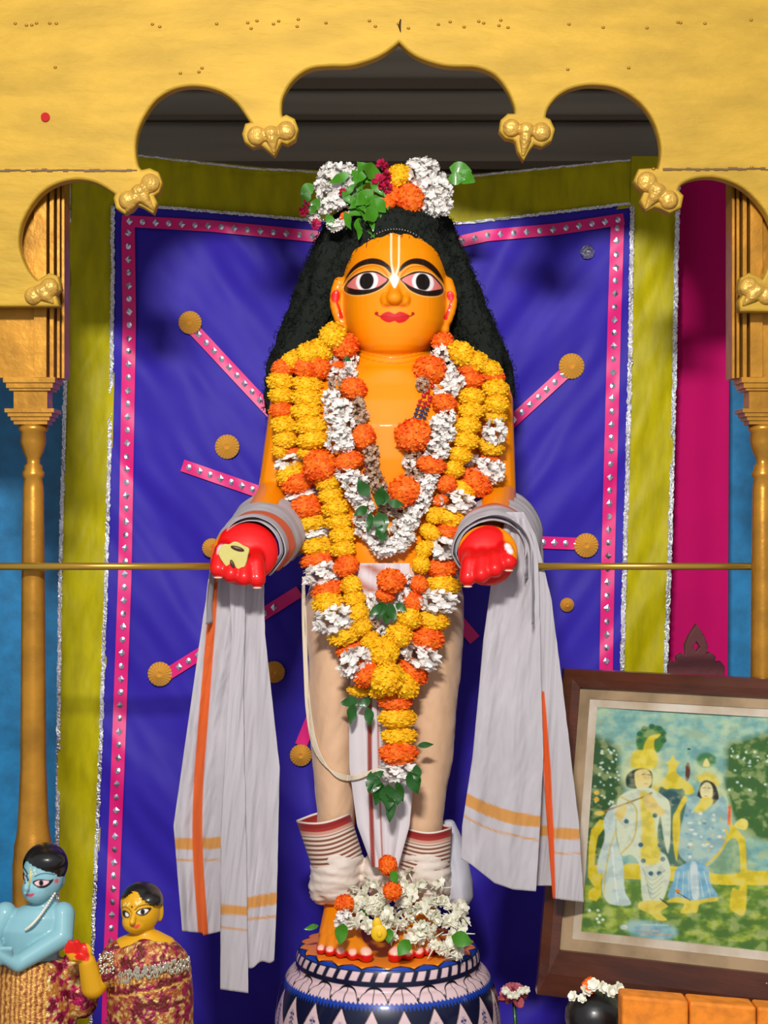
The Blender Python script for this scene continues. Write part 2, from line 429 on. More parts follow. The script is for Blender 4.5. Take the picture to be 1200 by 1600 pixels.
low += arc((1053,300),(1060,288),(1082,278),(1115,276),(1150,287),(1178,308),(1200,338),(1210,370),(1208,402),(1190,445)) + T6
low += [(1420,484), (1420,-260), (-220,-260)]
low[0] = (-220,476); low.insert(1, (60,476)) if False else None
# left end: T1 reversed runs (90,476)->(60,445)
ab = thing('temple_arch', P(624,476,YA), 'gold painted scalloped wooden arch board above the large statue', 'arch')
me = flat_curve([low], YA+0.011, 0.018, 0.0035, 'board')
link_mesh('board', me, gold, ab)
def tref(lobes, tips):
    q = MB()
    for a, b, r in lobes: q.ell(P(a, b, YA-0.003), (r*S(YA), 0.009, r*S(YA)), 24)
    cx = sum(l[0] for l in lobes)/len(lobes); cy = sum(l[1] for l in lobes)/len(lobes)
    q.ell(P(cx, cy, YA-0.003), (13*S(YA), 0.010, 12*S(YA)), 20)
    for a, b in tips: q.cap(P(cx+(a-cx)*0.35, cy+(b-cy)*0.35, YA-0.004), P(a+(cx-a)*0.06, b+(cy-b)*0.06, YA-0.002), 0.0085, 0.0022, 14)
    me = remesh(q, 0.0016, 2); link_mesh('trefoil_finial', me, gold_r, ab)
tref([(200,313,15),(235,286,15)], [(240,328),(197,331)]); tref([(401,212,15),(447,204,15)], [(428,239)]); tref([(799,200,14),(846,206,15)], [(817,245)])
tref([(1011,284,16),(1045,312,15)], [(1008,327)]); tref([(77,449,15),(52,462,14)], [(84,474)]); tref([(1170,448,15),(1197,462,14)], [(1160,478)])
q = MB()                                              # dark brown joints between the planks
for x0, x1, py, h in ((-200,214,266,1.6),(1036,1400,264,1.6)):
    n = 50
    for k in range(n):
        a = x0+(x1-x0)*k/n; b = x0+(x1-x0)*(k+1)/n; w_ = h*random.uniform(0.4,1.3); d = random.uniform(-1,1)
        p0 = P(a, py+d+w_, YA-0.0032); p1 = P(b, py+d-w_, YA-0.0032)
        q.box((p0.x, YA-0.0032, p0.z), (p1.x, YA, p1.z))
q.build('plank_joint', mat('joint_brown', (96,64,20), 0.6), ab, False)
q = MB()
for i in range(70):
    px = random.uniform(10,1190); py = random.choice([38,40,36,150,260,110]) + random.uniform(-6,6)
    inside = sum(1 for j in range(len(low)) if ((low[j][1]>py+8)!=(low[(j+1)%len(low)][1]>py+8)) and px < (low[(j+1)%len(low)][0]-low[j][0])*(py+8-low[j][1])/(low[(j+1)%len(low)][1]-low[j][1])+low[j][0]) % 2
    if inside: q = MB(); q.ell(P(px, py, YA-0.002), (0.0026,0.0022,0.002), 8); q.build('nail_head', mat('nail_gold', (170,125,40), 0.35, 0.5), ab)
q = MB(); c = P(71,183,YA-0.0032); q.tube([c, c+Vector((0,-0.0015,0))], 0.0062, 20); 
q.build('red_sticker', mat('red_spot', (170,4,10), 0.6, spec=0.2), ab, False)
q = MB(); c = P(625,43,YA-0.0030); q.tube([P(626,30,YA-0.003),P(624,40,YA-0.0032),P(626,50,YA-0.003)], [0.0008,0.002,0.0005], 6)
q.build('crack', mat('crack_dark', (50,30,12), 0.8), ab)
# ------------------------------------------------------------------ columns
def column(sx, cxp, label):
    yc = -0.235; s = S(yc); cx = P(cxp, 0, yc).x; Z = lambda py: P(0, py, yc).z
    t = thing('column', (cx, yc, 0), label, 'column', 'gold columns under the arch')
    q = MB()                                          # fluted pilaster block above the capital
    for a, b, d in ((-62,6,0.022),(8,27,0.030),(31,37,0.024),(41,45,0.018),(47,51,0.012)):
        x0, x1 = sorted((cx+sx*a*s, cx+sx*b*s)); q.box((x0, yc-d, Z(592)), (x1, yc+0.03, Z(180)))
    q.build('pilaster', gold_d, t, False)
    q = MB()
    for py0, py1, h in ((592,600,40),(600,608,36),(608,612,32),(612,640,26),(640,646,38),(646,652,34),(652,658,30),(658,664,26)):
        q.box((cx-h*s, yc-h*s*0.8, Z(py1)), (cx+h*s, yc+h*s*0.8, Z(py0)))
    q.build('capital', gold_d, t, False)
    q = MB(); pr = [(22,664),(23,672),(19,676),(20,690),(16,706),(11,716),(10,724),(14,728),(14,734),(17,738),(17,744),(14,748),(16,762),(18,900),(20,1200),(24,1290),(27,1310),(30,1322),(30,1334),(32,1350),(32,1640)]
    z0 = 0.0
    q.lathe([(r*s, max(Z(py), 0.0)) for r, py in pr][::-1], cx, yc, 36)
    q.build('shaft', gold_d, t)
    return t
column(1, 52, 'turned gold column at the left edge, behind the blue figurine')
column(-1, 1192, 'turned gold column at the right edge, beside the magenta cloth')
# support rails
for (a, b, lab) in ((-60, 350, 'thin gold rail from the left column to the statue hand holding yellow paste'),
                    (800, 1260, 'thin gold rail from the bare red palm to the right column')):
    ya = -0.268 if a < 0 else -0.205
    q = MB(); q.tube([P(a,885,ya), P(b,885,ya)], 0.0052, 14)
    meta(q.build('rail', brass), lab, 'rail', 'gold rails at hand height')
# ------------------------------------------------------------------ the large statue
st = thing('deity_statue', P(605,1466,0.0), 'large yellow statue with long black hair and red palms standing on the lotus pedestal', 'statue')
sk = (246,142,0)
B = MB()
yf = -0.005
def rows(tab, yc=0.0):                                # (py, cx, half width, half depth m, cy)
    return [(P(0,a,0).z, P(b,0,0).x, cy, c/1000, d) for a, b, c, d, cy in tab]
# head
B.loft(rows([(333,617,12,0.012,0.02),(340,617,40,0.045,0.02),(352,617,57,0.062,0.015),(375,617,69,0.075,0.01),(400,617,77,0.083,0.005),(430,617,81,0.088,0),
  (460,617,82,0.089,-0.002),(490,617,81,0.087,-0.004),(508,617,78,0.083,-0.007),(522,616,72,0.077,-0.01),(535,615,64,0.069,-0.014),(546,614,53,0.058,-0.020),(554,613,40,0.044,-0.028),(560,613,22,0.024,-0.036),(562,613,6,0.006,-0.04)][::-1]), 56)
# neck and torso
B.loft(rows([(520,613,56,0.05,0.02),(548,613,61,0.055,0.012),(562,613,66,0.062,0.004),(570,613,68,0.064,0.003),(575,613,70,0.066,0.003),(583,613,86,0.070,0.0),(592,613,118,0.073,0.0),
  (606,613,148,0.078,0),(630,612,160,0.088,-0.002),(670,611,156,0.100,-0.004),(720,610,143,0.100,-0.004),(770,609,128,0.094,-0.002),(820,608,116,0.088,-0.002),(860,607,110,0.092,-0.006),(890,606,108,0.092,-0.006),(930,603,112,0.08,0),(960,601,108,0.06,0)][::-1]), 56)
F_ = lambda cx, cy: (510+cx/5.714, 360+cy/5.714)      # face close-up coordinates -> photo px
fy = -0.091
def fp(x, y, d): a, b = F_(x, y); return P(a, b, 0) + Vector((0, d, 0))
B.cap(fp(604,520,-0.080), fp(604,640,-0.092), 0.007, 0.0095)          # nose
B.ell(fp(604,672,-0.096), (0.0125,0.012,0.0105))
B.ell(fp(535,688,-0.084), (0.0095,0.012,0.010)); B.ell(fp(690,688,-0.084), (0.0095,0.012,0.010))
B.ell(fp(560,820,-0.078), (0.014,0.011,0.006)); B.ell(fp(655,820,-0.078), (0.014,0.011,0.006))
B.ell(fp(608,858,-0.076), (0.016,0.012,0.0065))
B.ell(fp(596,985,-0.050), (0.026,0.028,0.020))                         # chin
for sx, cx in ((-1, 110), (1, 1085)):                                  # ears
    for k in range(9):
        t = k/8; x = cx + sx*(-10 + 38*math.sin(math.pi*min(1, t*1.25))); y = 490+ t*400
        B.ell(fp(x+(-sx*20 if k > 6 else 0), y, -0.018), (0.0105-0.003*t, 0.010, 0.011))
    B.ell(fp(cx-sx*20, 700, -0.015), (0.012,0.008,0.034))
# arms
for hx, el, sh, wr_ in ((0,(430,772),(462,628),(392,846)), (1,(779,772),(762,628),(768,850))):
    B.cap(P(sh[0],sh[1],0.0), P(el[0],el[1],0.0), 0.040, 0.0275)
    w_ = P(wr_[0], wr_[1], -0.19)
    B.cap(P(el[0],el[1],0.0), w_, 0.0275, 0.030)
def hand(cx, cy, roll0, roll1, thumb, rpx):
    s = S(-0.26); c = P(cx, cy, -0.245)
    B.ell(c, (rpx*s, 0.020, (rpx-3)*s), 28, Matrix.Rotation(math.radians(-14), 3, 'X'))
    B.ell(P((cx+(roll0[0]+roll1[0])/2)/2, cy+16, -0.248), (rpx*0.86*s, 0.022, 36*s), 24)
    n = 4
    for k in range(n):
        t = k/(n-1); tip = P(roll0[0]+(roll1[0]-roll0[0])*t, roll0[1]+(roll1[1]-roll0[1])*t - (3 if k in (0,3) else 0) - 1, -0.290-(0.005 if k in (1,2) else 0))
        base = P(cx+(roll0[0]+(roll1[0]-roll0[0])*t-cx)*0.85, cy+4, -0.256)
        mid = (tip+base)/2 + Vector((0,-0.009,0.004))
        B.cap(base, mid, 0.0120, 0.0128); B.cap(mid, tip, 0.0128, 0.0122)
    tb = P(cx+(thumb[0]-cx)*0.75, cy-6, -0.25); tt = P(thumb[0], thumb[1], -0.274)
    B.cap(tb, tt, 0.013, 0.010)
hand(384, 863, (341,893), (402,909), (345,860), 52)
hand(762, 864, (731,907), (795,882), (792,858), 48)
# legs under the cloth and the feet
for x0, x1 in ((530,527),(672,662)):
    B.cap(P(x0,930,0), P(x1,1180,0.01), 0.045, 0.03); B.cap(P(x1,1180,0.01), P(x1,1400,0.02), 0.03, 0.026)
PT = 0.234                                            # pedestal top height
TOES = []
for side, ax, toes in ((0, 528, [(501,0.0072),(515,0.0078),(532,0.0082),(551,0.0086),(572,0.0115)]), (1, 655, [(617,0.0115),(638,0.0086),(655,0.0082),(671,0.0078),(686,0.0072)])):
    an = Vector((P(ax,0,0).x, 0.03, PT+0.045))
    B.cap(P(ax,1400,0.02), an, 0.026, 0.024)
    for i, (tx, r) in enumerate(toes):
        yy = -0.138 + 0.012*abs((i if side else 4-i))*0.9
        tip = Vector(((tx-600)*S(yy), yy, PT+r*0.95)); TOES.append((tip, r))
        ball = Vector((tip.x*0.6+an.x*0.4, yy+0.042, PT+0.017))
        B.cap(an, ball, 0.022, 0.015, 12); B.cap(ball, tip, 0.0135, r, 12)
    B.cap(Vector((an.x, 0.045, PT+0.02)), Vector((an.x, -0.05, PT+0.016)), 0.02, 0.018)
bm_me = remesh(B, 0.0024, 4, 'body')
# finer mesh on face, hands and toes for the painted detail
bm = bmesh.new(); bm.from_mesh(bm_me)
def refine(cond, cuts=1):
    es = [e for e in bm.edges if cond(e.verts[0].co) and cond(e.verts[1].co)]
    bmesh.ops.subdivide_edges(bm, edges=es, cuts=cuts, use_grid_fill=True, smooth=0)
x0, z0 = P(525,0).x, P(0,566).z; x1, z1 = P(710,0).x, P(0,368).z
refine(lambda c: x0 < c.x < x1 and z0 < c.z < z1 and c.y < -0.0)
ex0, ez0 = P(534,0).x, P(0,520).z; ex1, ez1 = P(702,0).x, P(0,408).z
refine(lambda c: ex0 < c.x < ex1 and ez0 < c.z < ez1 and c.y < -0.02)
bm.to_mesh(bm_me); bm.free(); bm_me.polygons.foreach_set('use_smooth', [True]*len(bm_me.polygons))
co = coords(bm_me)
# face pattern coordinates: front elevation of the statue, in close-up units
u = ((co[:,0]*1000+600)-510)*5.714; v = ((1700-co[:,2]*1000)-360)*5.714
p = Paint(u, v, sk); fm = (co[:,1] < -0.005) & (v > -50) & (v < 1300); front = fm
RED = (214,10,12)
def both(f): f(0)
K = dict(aa=4, mask=front)
ear = (co[:,1] < 0.03)
p.poly([(68,560),(105,550),(125,590),(118,640),(90,670),(55,650),(45,600)], (226,26,14), aa=4, mask=ear)
p.stroke([(85,640),(120,720),(135,790)], [24,20,40], (226,26,14), aa=4, mask=ear)
p.poly([(1075,570),(1110,565),(1135,600),(1125,645),(1085,640),(1068,605)], (226,26,40), aa=4, mask=ear)
p.stroke([(1110,650),(1085,730),(1058,800)], [20,24,38], (226,26,14), aa=4, mask=ear)
for pl, lt in (([(150,530),(185,470),(270,395),(390,368),(480,385),(540,425),(566,500)], 1), ([(645,500),(665,430),(750,385),(860,375),(960,420),(1020,500),(1055,560)], 1)):
    p.stroke(pl, 9, (255,176,70), **K)
p.stroke([(185,480),(280,408),(390,382),(480,400),(548,480)], 7, (186,84,0), **K)
p.stroke([(660,480),(740,400),(850,388),(950,425),(1020,510)], 7, (186,84,0), **K)
p.poly([(150,515),(183,440),(240,370),(310,328),(400,312),(480,328),(540,368),(575,410),(574,455),(520,402),(450,374),(380,367),(300,382),(230,422),(180,470)], (38,18,8), **K)
p.poly([(648,445),(655,400),(700,350),(770,318),(850,316),(920,342),(980,390),(1025,450),(1045,505),(980,452),(910,402),(840,374),(760,370),(700,400)], (38,18,8), **K)
kl = [(158,535),(200,480),(290,435),(380,423),(460,438),(520,478),(558,508),(540,545),(480,592),(400,622),(320,630),(240,618),(180,582)]
kr = [(652,505),(700,473),(770,438),(850,428),(930,443),(990,488),(1035,540),(1032,590),(980,627),(900,642),(820,635),(740,602),(690,550)]
for kk in (kl, kr):
    p.stroke(kk+[kk[0]], 14, (255,190,110), **K); p.poly(kk, (34,20,12), **K)
il = [(190,527),(240,480),(300,450),(380,440),(450,452),(510,487),(540,511),(500,548),(450,573),(380,586),(300,580),(240,562)]
ir = [(668,512),(720,477),(790,452),(860,444),(930,462),(980,502),(1022,548),(980,572),(900,594),(830,590),(760,572),(710,545)]
from itertools import product
for ii, ccx, ccy in ((il,366,512),(ir,853,522)):
    p.poly(ii, (236,128,124), **K)
    ins = np.zeros(len(u)); tmp = Paint(u, v, (0,0,0)); tmp.poly(ii, (255,255,255), aa=4); ins = tmp.c[:,0]
    mk_ = front*ins
    p.ell(ccx, ccy, 96, 92, (245,238,238), aa=6, mask=mk_)
    p.ell(ccx-2, ccy, 63, 76, (22,16,14), aa=5, mask=mk_)
p.stroke([(577,85),(576,300),(582,400),(600,470)], 15, (255,228,190), **K)
p.stroke([(645,85),(643,300),(638,400),(615,470)], 15, (255,228,190), **K)
p.poly([(605,455),(640,490),(635,540),(606,592),(575,540),(568,490)], (244,226,222), **K)
p.stroke([(440,800),(470,822),(520,826),(605,832),(690,826),(745,822),(772,800)], 11, (150,8,8), **K)
p.ell(450,800,17,16,(176,16,10),aa=4,mask=front); p.ell(764,802,15,15,(176,16,10),aa=4,mask=front)
p.poly([(478,828),(520,795),(560,788),(605,806),(650,788),(700,800),(738,826),(695,872),(640,884),(607,868),(560,880),(510,864)], (206,12,14), **K)
p.stroke([(490,828),(560,832),(607,842),(660,832),(728,826)], 5, (140,6,8), **K)
p.ell(546,738,30,9,(205,84,4),aa=8,mask=front); p.ell(672,738,30,9,(205,84,4),aa=8,mask=front)
p.stroke([(500,730),(485,690),(495,640),(530,620)], 5, (200,98,0), aa=4, mask=front)
p.stroke([(728,730),(742,690),(732,640),(700,620)], 5, (200,98,0), aa=4, mask=front)
# neck rings
for yy in (1150, 1195): p.stroke([(300,yy-55),(400,yy-10),(600,yy+25),(780,yy-5),(900,yy-50)], 6, (196,98,0), aa=4, mask=(co[:,1] < 0))
cols = p.c
# hands, in photo pixels at the depth of the hand
hx = co[:,0]/S(-0.275)+600; hy = 800-(co[:,2]-0.9)/S(-0.275)
hp = Paint(hx, hy, sk); hp.c = cols; hm = (co[:,1] < -0.222)
hp.poly([(330,878),(340,838),(358,818),(385,812),(412,820),(430,840),(437,866),(428,895),(405,925),(380,930),(330,915),(318,895)], RED, mask=hm)
hp.poly([(722,850),(740,830),(762,821),(778,823),(788,834),(790,848),(797,864),(812,884),(800,915),(745,935),(712,920),(708,880)], RED, mask=hm)
hp.ell(345,858,4.5,8,(238,190,190),rot=0.3,mask=hm); hp.ell(794,857,5,9,(240,222,222),rot=-0.5,mask=hm)
# feet
low_ = co[:,2] < PT+0.012
fr = (co[:,1] < -0.03) & low_
a_ = np.clip((PT+0.0150-co[:,2])/0.003, 0, 1)*(co[:,1] < -0.02)
cols[:] = cols*(1-a_[:,None]) + np.array(lin(RED))*a_[:,None]
for tip, r in TOES:
    d = np.linalg.norm((co - np.array(tip+Vector((0,-r*0.55,r*0.62))))/np.array((r*0.8, r*1.1, r*0.55)), axis=1)
    a_ = np.clip((1.05-d)/0.2, 0, 1)[:,None]; cols[:] = cols*(1-a_) + np.array(lin((246,190,170)))*a_
setcol(bm_me, cols)
lacquer = mat('lacquer', attr=True, rough=0.45, coat=0.28, spec=0.25)
body = link_mesh('body', bm_me, lacquer, st)
# nails at the finger tips, thin pale rims
nb = MB()
for hx0, hx1 in (((341,891),(402,907)), ((731,905),(795,880))):
    for k in range(4):
        t = k/3; nb.ell(P(hx0[0]+(hx1[0]-hx0[0])*t, hx0[1]+(hx1[1]-hx0[1])*t+11.5, -0.293), (0.0066,0.005,0.0016), 10)
nb.build('fingernails', mat('nail_pale', (232,190,170), 0.4), st)
# hair wig
H = MB()
H.loft([(P(0,a,0.05).z, P(b,0,0.05).x, cy, c*S(0.05), d) for a, b, c, d, cy in
 [(318,612,30,0.05,0.06),(326,610,72,0.085,0.06),(345,608,98,0.10,0.06),(375,606,112,0.10,0.07),(410,606,128,0.098,0.075),(450,606,146,0.09,0.08),(490,606,162,0.083,0.085),
  (530,608,180,0.075,0.09),(565,609,194,0.068,0.095),(600,609,200,0.06,0.10),(640,608,196,0.055,0.10),(690,606,170,0.05,0.10),(730,605,110,0.04,0.10)][::-1]], 64)
# front fringe rim around the face
rim = [(525,470,-0.005),(529,440,-0.012),(540,412,-0.03),(560,388,-0.045),(588,370,-0.062),(617,360,-0.068),(645,368,-0.062),(672,386,-0.045),(694,410,-0.03),(706,440,-0.012),(711,470,-0.005)]
for a, b in zip(rim[:-1], rim[1:]): H.cap(P(a[0],a[1]-8,a[2]+0.012), P(b[0],b[1]-8,b[2]+0.012), 0.017, 0.017, 12)
H.ell(P(612,352,-0.02), (0.075,0.05,0.03), 24)
for sx in (-1, 1):
    H.cap(P(617+sx*106,455,0.02), P(609+sx*150,560,0.03), 0.022, 0.03); H.cap(P(609+sx*95,400,0.0), P(617+sx*120,500,0.03), 0.022, 0.022)
hm_ = remesh(H, 0.004, 3, 'hair'); co = coords(hm_)
nn = fbm(co, 55, 4); nn2 = fbm(co, 160, 2); nor = np.empty(len(co)*3); hm_.vertices.foreach_get('normal', nor); nor = nor.reshape(-1,3)
base_co = co.copy()
co2 = co + nor*(nn*0.004+nn2*0.0022)[:,None]; hm_.vertices.foreach_set('co', co2.ravel()); hm_.update()
hairm = mat('black_hair', (34,38,34), 0.9, bump=0.9, bscale=220, bdist=0.004, spec=0.08)
hair = link_mesh('hair', hm_, hairm, st)
q = MB(); idx = np.random.RandomState(3).permutation(len(co))[:5200]
for i in idx:
    c = Vector(co2[i]); n = Vector(nor[i])
    if c.y > 0.13: continue
    r = random.uniform(0.002,0.0045); t = n.cross(Vector((random.uniform(-1,1),random.uniform(-1,1),random.uniform(-1,1)))).normalized()
    a0 = random.uniform(0,6.3); pts = []
    for k in range(6):
        a = a0 + k*0.9; pts.append(c + n*(r*0.6+r*0.7*math.cos(a)+0.0006*k) + t*(r*math.sin(a)) + Vector((0,0,-0.0007*k)))
    q.tube(pts, 0.00045, 3)
q.build('hair_curls', hairm, st)
# string of small silver beads along the hairline
q = MB()
for a in np.linspace(-1, 1, 30):
    x = 617+a*62; z = 371 + 32*abs(a)**2.2; q.ell(P(x, z, 0)+Vector((0,-0.078+0.045*a*a,0)), (0.0012,)*3, 6)
q.build('hairline_beads', mirror, st)
# ------------------------------------------------------------------ dhoti
peach = mat('peach_silk', (230,188,150), 0.5, sheen=0.2, bump=0.5, bscale=16, bdist=0.006, stretch=(2,1,1))
white_c = mat('white_cotton', (214,206,206), 0.8, bump=0.2, bscale=300, bdist=0.001, sheen=0.1)
Dh = MB()
def r2(tab): return [(P(0,a,0).z, P(b,0,0).x, cy, c/1000, d) for a, b, c, d, cy in tab]
Dh.loft(r2([(885,606,113,0.098,-0.004),(900,605,117,0.101,-0.004),(940,602,122,0.10,0),(970,601,120,0.085,0),(1000,600,100,0.06,0)][::-1]), 48)
Dh.loft(r2([(930,532,52,0.088,0),(960,527,50,0.084,0),(1020,524,44,0.072,0),(1100,521,39,0.058,0),(1200,522,33,0.046,0.005),(1290,524,30,0.040,0.01),(1350,524,27,0.036,0.015)][::-1]), 36)
Dh.loft(r2([(930,666,60,0.088,0),(960,672,54,0.084,0),(1020,673,49,0.072,0),(1100,672,44,0.058,0),(1200,667,37,0.046,0.005),(1290,661,31,0.040,0.01),(1350,660,28,0.036,0.015)][::-1]), 36)
dm = remesh(Dh, 0.004, 6, 'dhoti'); co = coords(dm); nor = np.empty(len(co)*3); dm.vertices.foreach_get('normal', nor); nor = nor.reshape(-1,3)
f = np.array([noise.fractal(Vector((c[0]*14, c[1]*12, c[2]*13 + abs(c[0]-0.01)*22)), 1, 2, 4) for c in co])
dm.vertices.foreach_set('co', (co + nor*(f*0.0030)[:,None]).ravel()); dm.update()
dh = link_mesh('dhoti', dm, peach, st)
# white pleated fall between the legs
V = []; F = []; C_ = []; nu, nv = 70, 90
for j in range(nv+1):
    t = j/nv; py = 880 + t*475
    xl = interp([(880,560),(960,556),(1100,545),(1200,546),(1290,558),(1355,582)], py); xr = interp([(880,640),(960,645),(1100,640),(1200,648),(1290,640),(1355,622)], py)
    yb = interp([(880,-0.100),(960,-0.098),(1030,-0.085),(1100,-0.068),(1250,-0.058),(1355,-0.06)], py)
    for i in range(nu+1):
        uu = i/nu; px = xl+(xr-xl)*uu
        V.append(P(px, py, yb - 0.0045*abs(math.sin(uu*math.pi*3.5+0.4)) - 0.006*math.sin(math.pi*uu)))
        C_.append((px, py, uu))
for j in range(nv):
    for i in range(nu):
        a = j*(nu+1)+i; F.append((a, a+nu+1, a+nu+2, a+1))
C_ = np.array(C_); pp = Paint(C_[:,0], C_[:,1], (216,208,212))
pp.stroke([(578,1085),(578,1200),(583,1355)], 7, (150,62,50)); pp.stroke([(590,1085),(592,1200),(598,1355)], 2.5, (176,100,84))
for k in range(9): pp.stroke([(560,884+k*4.6),(600,887+k*4.6)], 1.8, (176,110,92), smooth=False)
paint_cotton = mat('painted_cotton', attr=True, rough=0.8, bump=0.2, bscale=300, bdist=0.001, sheen=0.1)
plf = mk('pleated_fall', V, F, paint_cotton, st, cols=pp.c)
# ankle cuffs with red border, and the bunched cloth below them
def cuff(tl, tr, bl, br, y0):
    V = []; F = []; C_ = []; n, m = 40, 40
    for j in range(m+1):
        t = j/m
        L = (tl[0]+(bl[0]-tl[0])*t, tl[1]+(bl[1]-tl[1])*t); R = (tr[0]+(br[0]-tr[0])*t, tr[1]+(br[1]-tr[1])*t)
        for i in range(n):
            a = 2*math.pi*i/n; k = (1-math.cos(a))/2; rr = (R[0]-L[0])/2/1000
            px = L[0]+(R[0]-L[0])*k; py = L[1]+(R[1]-L[1])*k
            V.append(P(px, py, 0) + Vector((0, y0 - rr*0.9*math.sin(a) , 0.0015*math.sin(3*a)))); 
            c = (232,214,196)
            if t < 0.05: c = (238,226,214)
            elif t < 0.22: c = (142,24,22) if t < 0.13 else (160,40,34)
            elif (t*m) % 4 < 1.1 and t > 0.3: c = (124,66,50)
            elif t < 0.3: c = (206,150,130)
            C_.append(lin(c))
    for j in range(m):
        for i in range(n): F.append((j*n+i, (j+1)*n+i, (j+1)*n+(i+1)%n, j*n+(i+1)%n))
    return mk('ankle_cuff', V, F, paint_cotton, st, cols=np.array(C_))
cuff((463,1280),(547,1268),(488,1354),(566,1330), -0.01)
cuff((633,1291),(706,1290),(622,1352),(702,1356), -0.01)
W = MB()
for bx_, dx in ((528,1),(662,-1)):
    W.loft(r2([(1325,bx_,38,0.045,0),(1345,bx_-2*dx,40,0.048,0),(1370,bx_-4*dx,40,0.048,0),(1392,bx_-3*dx,38,0.045,0),(1408,bx_,30,0.036,0.01)][::-1]), 30)
W.ell(P(600,1366,-0.005), (0.036,0.03,0.04))
W.ell(P(500,1390,0.0), (0.018,0.03,0.022))
wm = remesh(W, 0.003, 4, 'wrap'); co = coords(wm); nor = np.empty(len(co)*3); wm.vertices.foreach_get('normal', nor); nor = nor.reshape(-1,3)
f = np.array([noise.fractal(Vector((c[0]*22, c[1]*20, c[2]*85)), 1, 2, 4) for c in co])
wm.vertices.foreach_set('co', (co + nor*(f*0.0045)[:,None]).ravel()); wm.update()
link_mesh('ankle_wrap', wm, mat('wrap_cotton', (226,212,200), 0.8, bump=0.3, bscale=60, sheen=0.1), st)
LW = MB()
LW.loft(r2([(1288,702,8,0.010,0.035),(1310,704,16,0.018,0.035),(1345,708,24,0.026,0.03),(1380,711,29,0.032,0.025),(1405,714,27,0.032,0.02),(1425,714,17,0.02,0.02)][::-1]), 36)
lm_ = remesh(LW, 0.003, 4, 'loose_wrap'); co = coords(lm_)
f = np.array([noise.fractal(Vector((c[0]*45, c[1]*30, c[2]*14)), 1, 2, 3) for c in co]); co[:,0] += f*0.003; co[:,1] += f*0.004
lm_.vertices.foreach_set('co', co.ravel()); lm_.update()
link_mesh('loose_wrap', lm_, mat('sheer_white', (206,206,216), 0.8, sheen=0.1, trans=0.15, bump=0.2, bscale=50), st)
# armlet-like painted chest band highlight is real gloss; necklace line engraved
# ------------------------------------------------------------------ shawl over both forearms
def strip(rows_, foldk, amp, ph, bot, nu=60, nv=200):
    """rows_: (py, xl, xr); bot(u) bottom edge; returns V, F, coords"""
    V = []; F = []; C_ = []; y0 = rows_[0][0]
    for j in range(nv+1):
        for i in range(nu+1):
            uu = i/nu; t = j/nv; py = y0 + (bot(uu)-y0)*t
            xl = np.interp(py, [r[0] for r in rows_], [r[1] for r in rows_]); xr = np.interp(py, [r[0] for r in rows_], [r[2] for r in rows_])
            px = xl+(xr-xl)*uu
            g = math.sin(2*math.pi*foldk*(uu+0.12*math.sin(2.2*uu+ph))+ph+0.9*math.sin(t*3))*(0.6+0.4*math.sin(3.1*uu+ph)) + 0.7*noise.fractal(Vector((uu*2.2, t*1.3, ph)), 1, 2, 2)
            y = -0.215 + rows_[0][3] + 0.012*t + amp*g*(0.7+0.3*t) + 0.0045*noise.fractal(Vector((px*.028, py*.008+uu*2, ph)), 0.9, 2, 4)
            V.append(P(px, py, y)); C_.append((px, py))
    for j in range(nv):
        for i in range(nu):
            a = j*(nu+1)+i; F.append((a, a+nu+1, a+nu+2, a+1))
    return V, F, C_
shm = mat('shawl_cotton', attr=True, rough=0.85, bump=0.25, bscale=420, bdist=0.0008, trans=0.22, alpha=0.92, sheen=0.1, var=0.10, vscale=6, stretch=(5,5,1))
OR = (232,104,36); OC = (222,160,84)
sh = thing('shawl', P(600,1400,-0.2), 'sheer white cotton shawl with orange stripes draped over both forearms of the large statue', 'shawl')
def panel(name, strips, paintf):
    V = []; F = []; C_ = []
    for a, b, c in strips: k = len(V); V += a; F += [tuple(i+k for i in f) for f in b]; C_ += c
    C_ = np.array(C_); pp = Paint(C_[:,0], C_[:,1], (208,202,207)); paintf(pp)
    o = mk(name, V, F, shm, sh, cols=pp.c); md = o.modifiers.new('s', 'SOLIDIFY'); md.thickness = 0.0008; return o
sL1 = strip([(850,330,392,0.006),(900,328,400,0),(960,318,395,0),(1100,298,372,0),(1290,271,356,0),(1460,285,344,0)], 2.5, 0.0035, 0.3, lambda u: 1455+6*u if u < 0.55 else 1462-14*(u-0.55))
sL2 = strip([(850,372,420,0.0),(910,370,412,0),(990,368,414,0),(1200,372,437,0),(1420,384,432,0),(1510,386,428,0)], 1.5, 0.0035, 1.3, lambda u: 1512-12*u+3*math.sin(9*u))
sL3 = strip([(850,355,385,-0.012),(1000,362,382,0),(1100,356,380,0),(1290,345,384,0),(1550,344,388,0)], 1.0, 0.0028, 2.2, lambda u: 1546+6*u, 24)
def pl1(pp):
    pp.poly([(272,1310),(346,1308),(347,1326),(272,1328)], OC, smooth=False); pp.poly([(274,1342),(347,1342),(347,1345),(274,1346)], OC, smooth=False, k=0.7)
    pp.stroke([(334,850),(333,930),(327,1010),(318,1120),(310,1230),(309,1330),(318,1465)], [13,13,14,15,15,16,16], OR)
    pp.poly([(384,1402),(436,1394),(436,1412),(384,1421)], OC, smooth=False); pp.poly([(384,1434),(434,1430),(434,1434),(384,1438)], OC, smooth=False, k=0.8)
    pp.stroke([(275,1465),(345,1465)], 2, (236,232,236)); 
panel('left_fall', [sL1, sL2], pl1)
def pl3(pp):
    pp.poly([(340,1413),(392,1418),(392,1432),(340,1428)], OC, smooth=False); pp.poly([(340,1446),(392,1452),(392,1455),(340,1449)], OC, smooth=False, k=0.8)
panel('left_fold', [sL3], pl3)
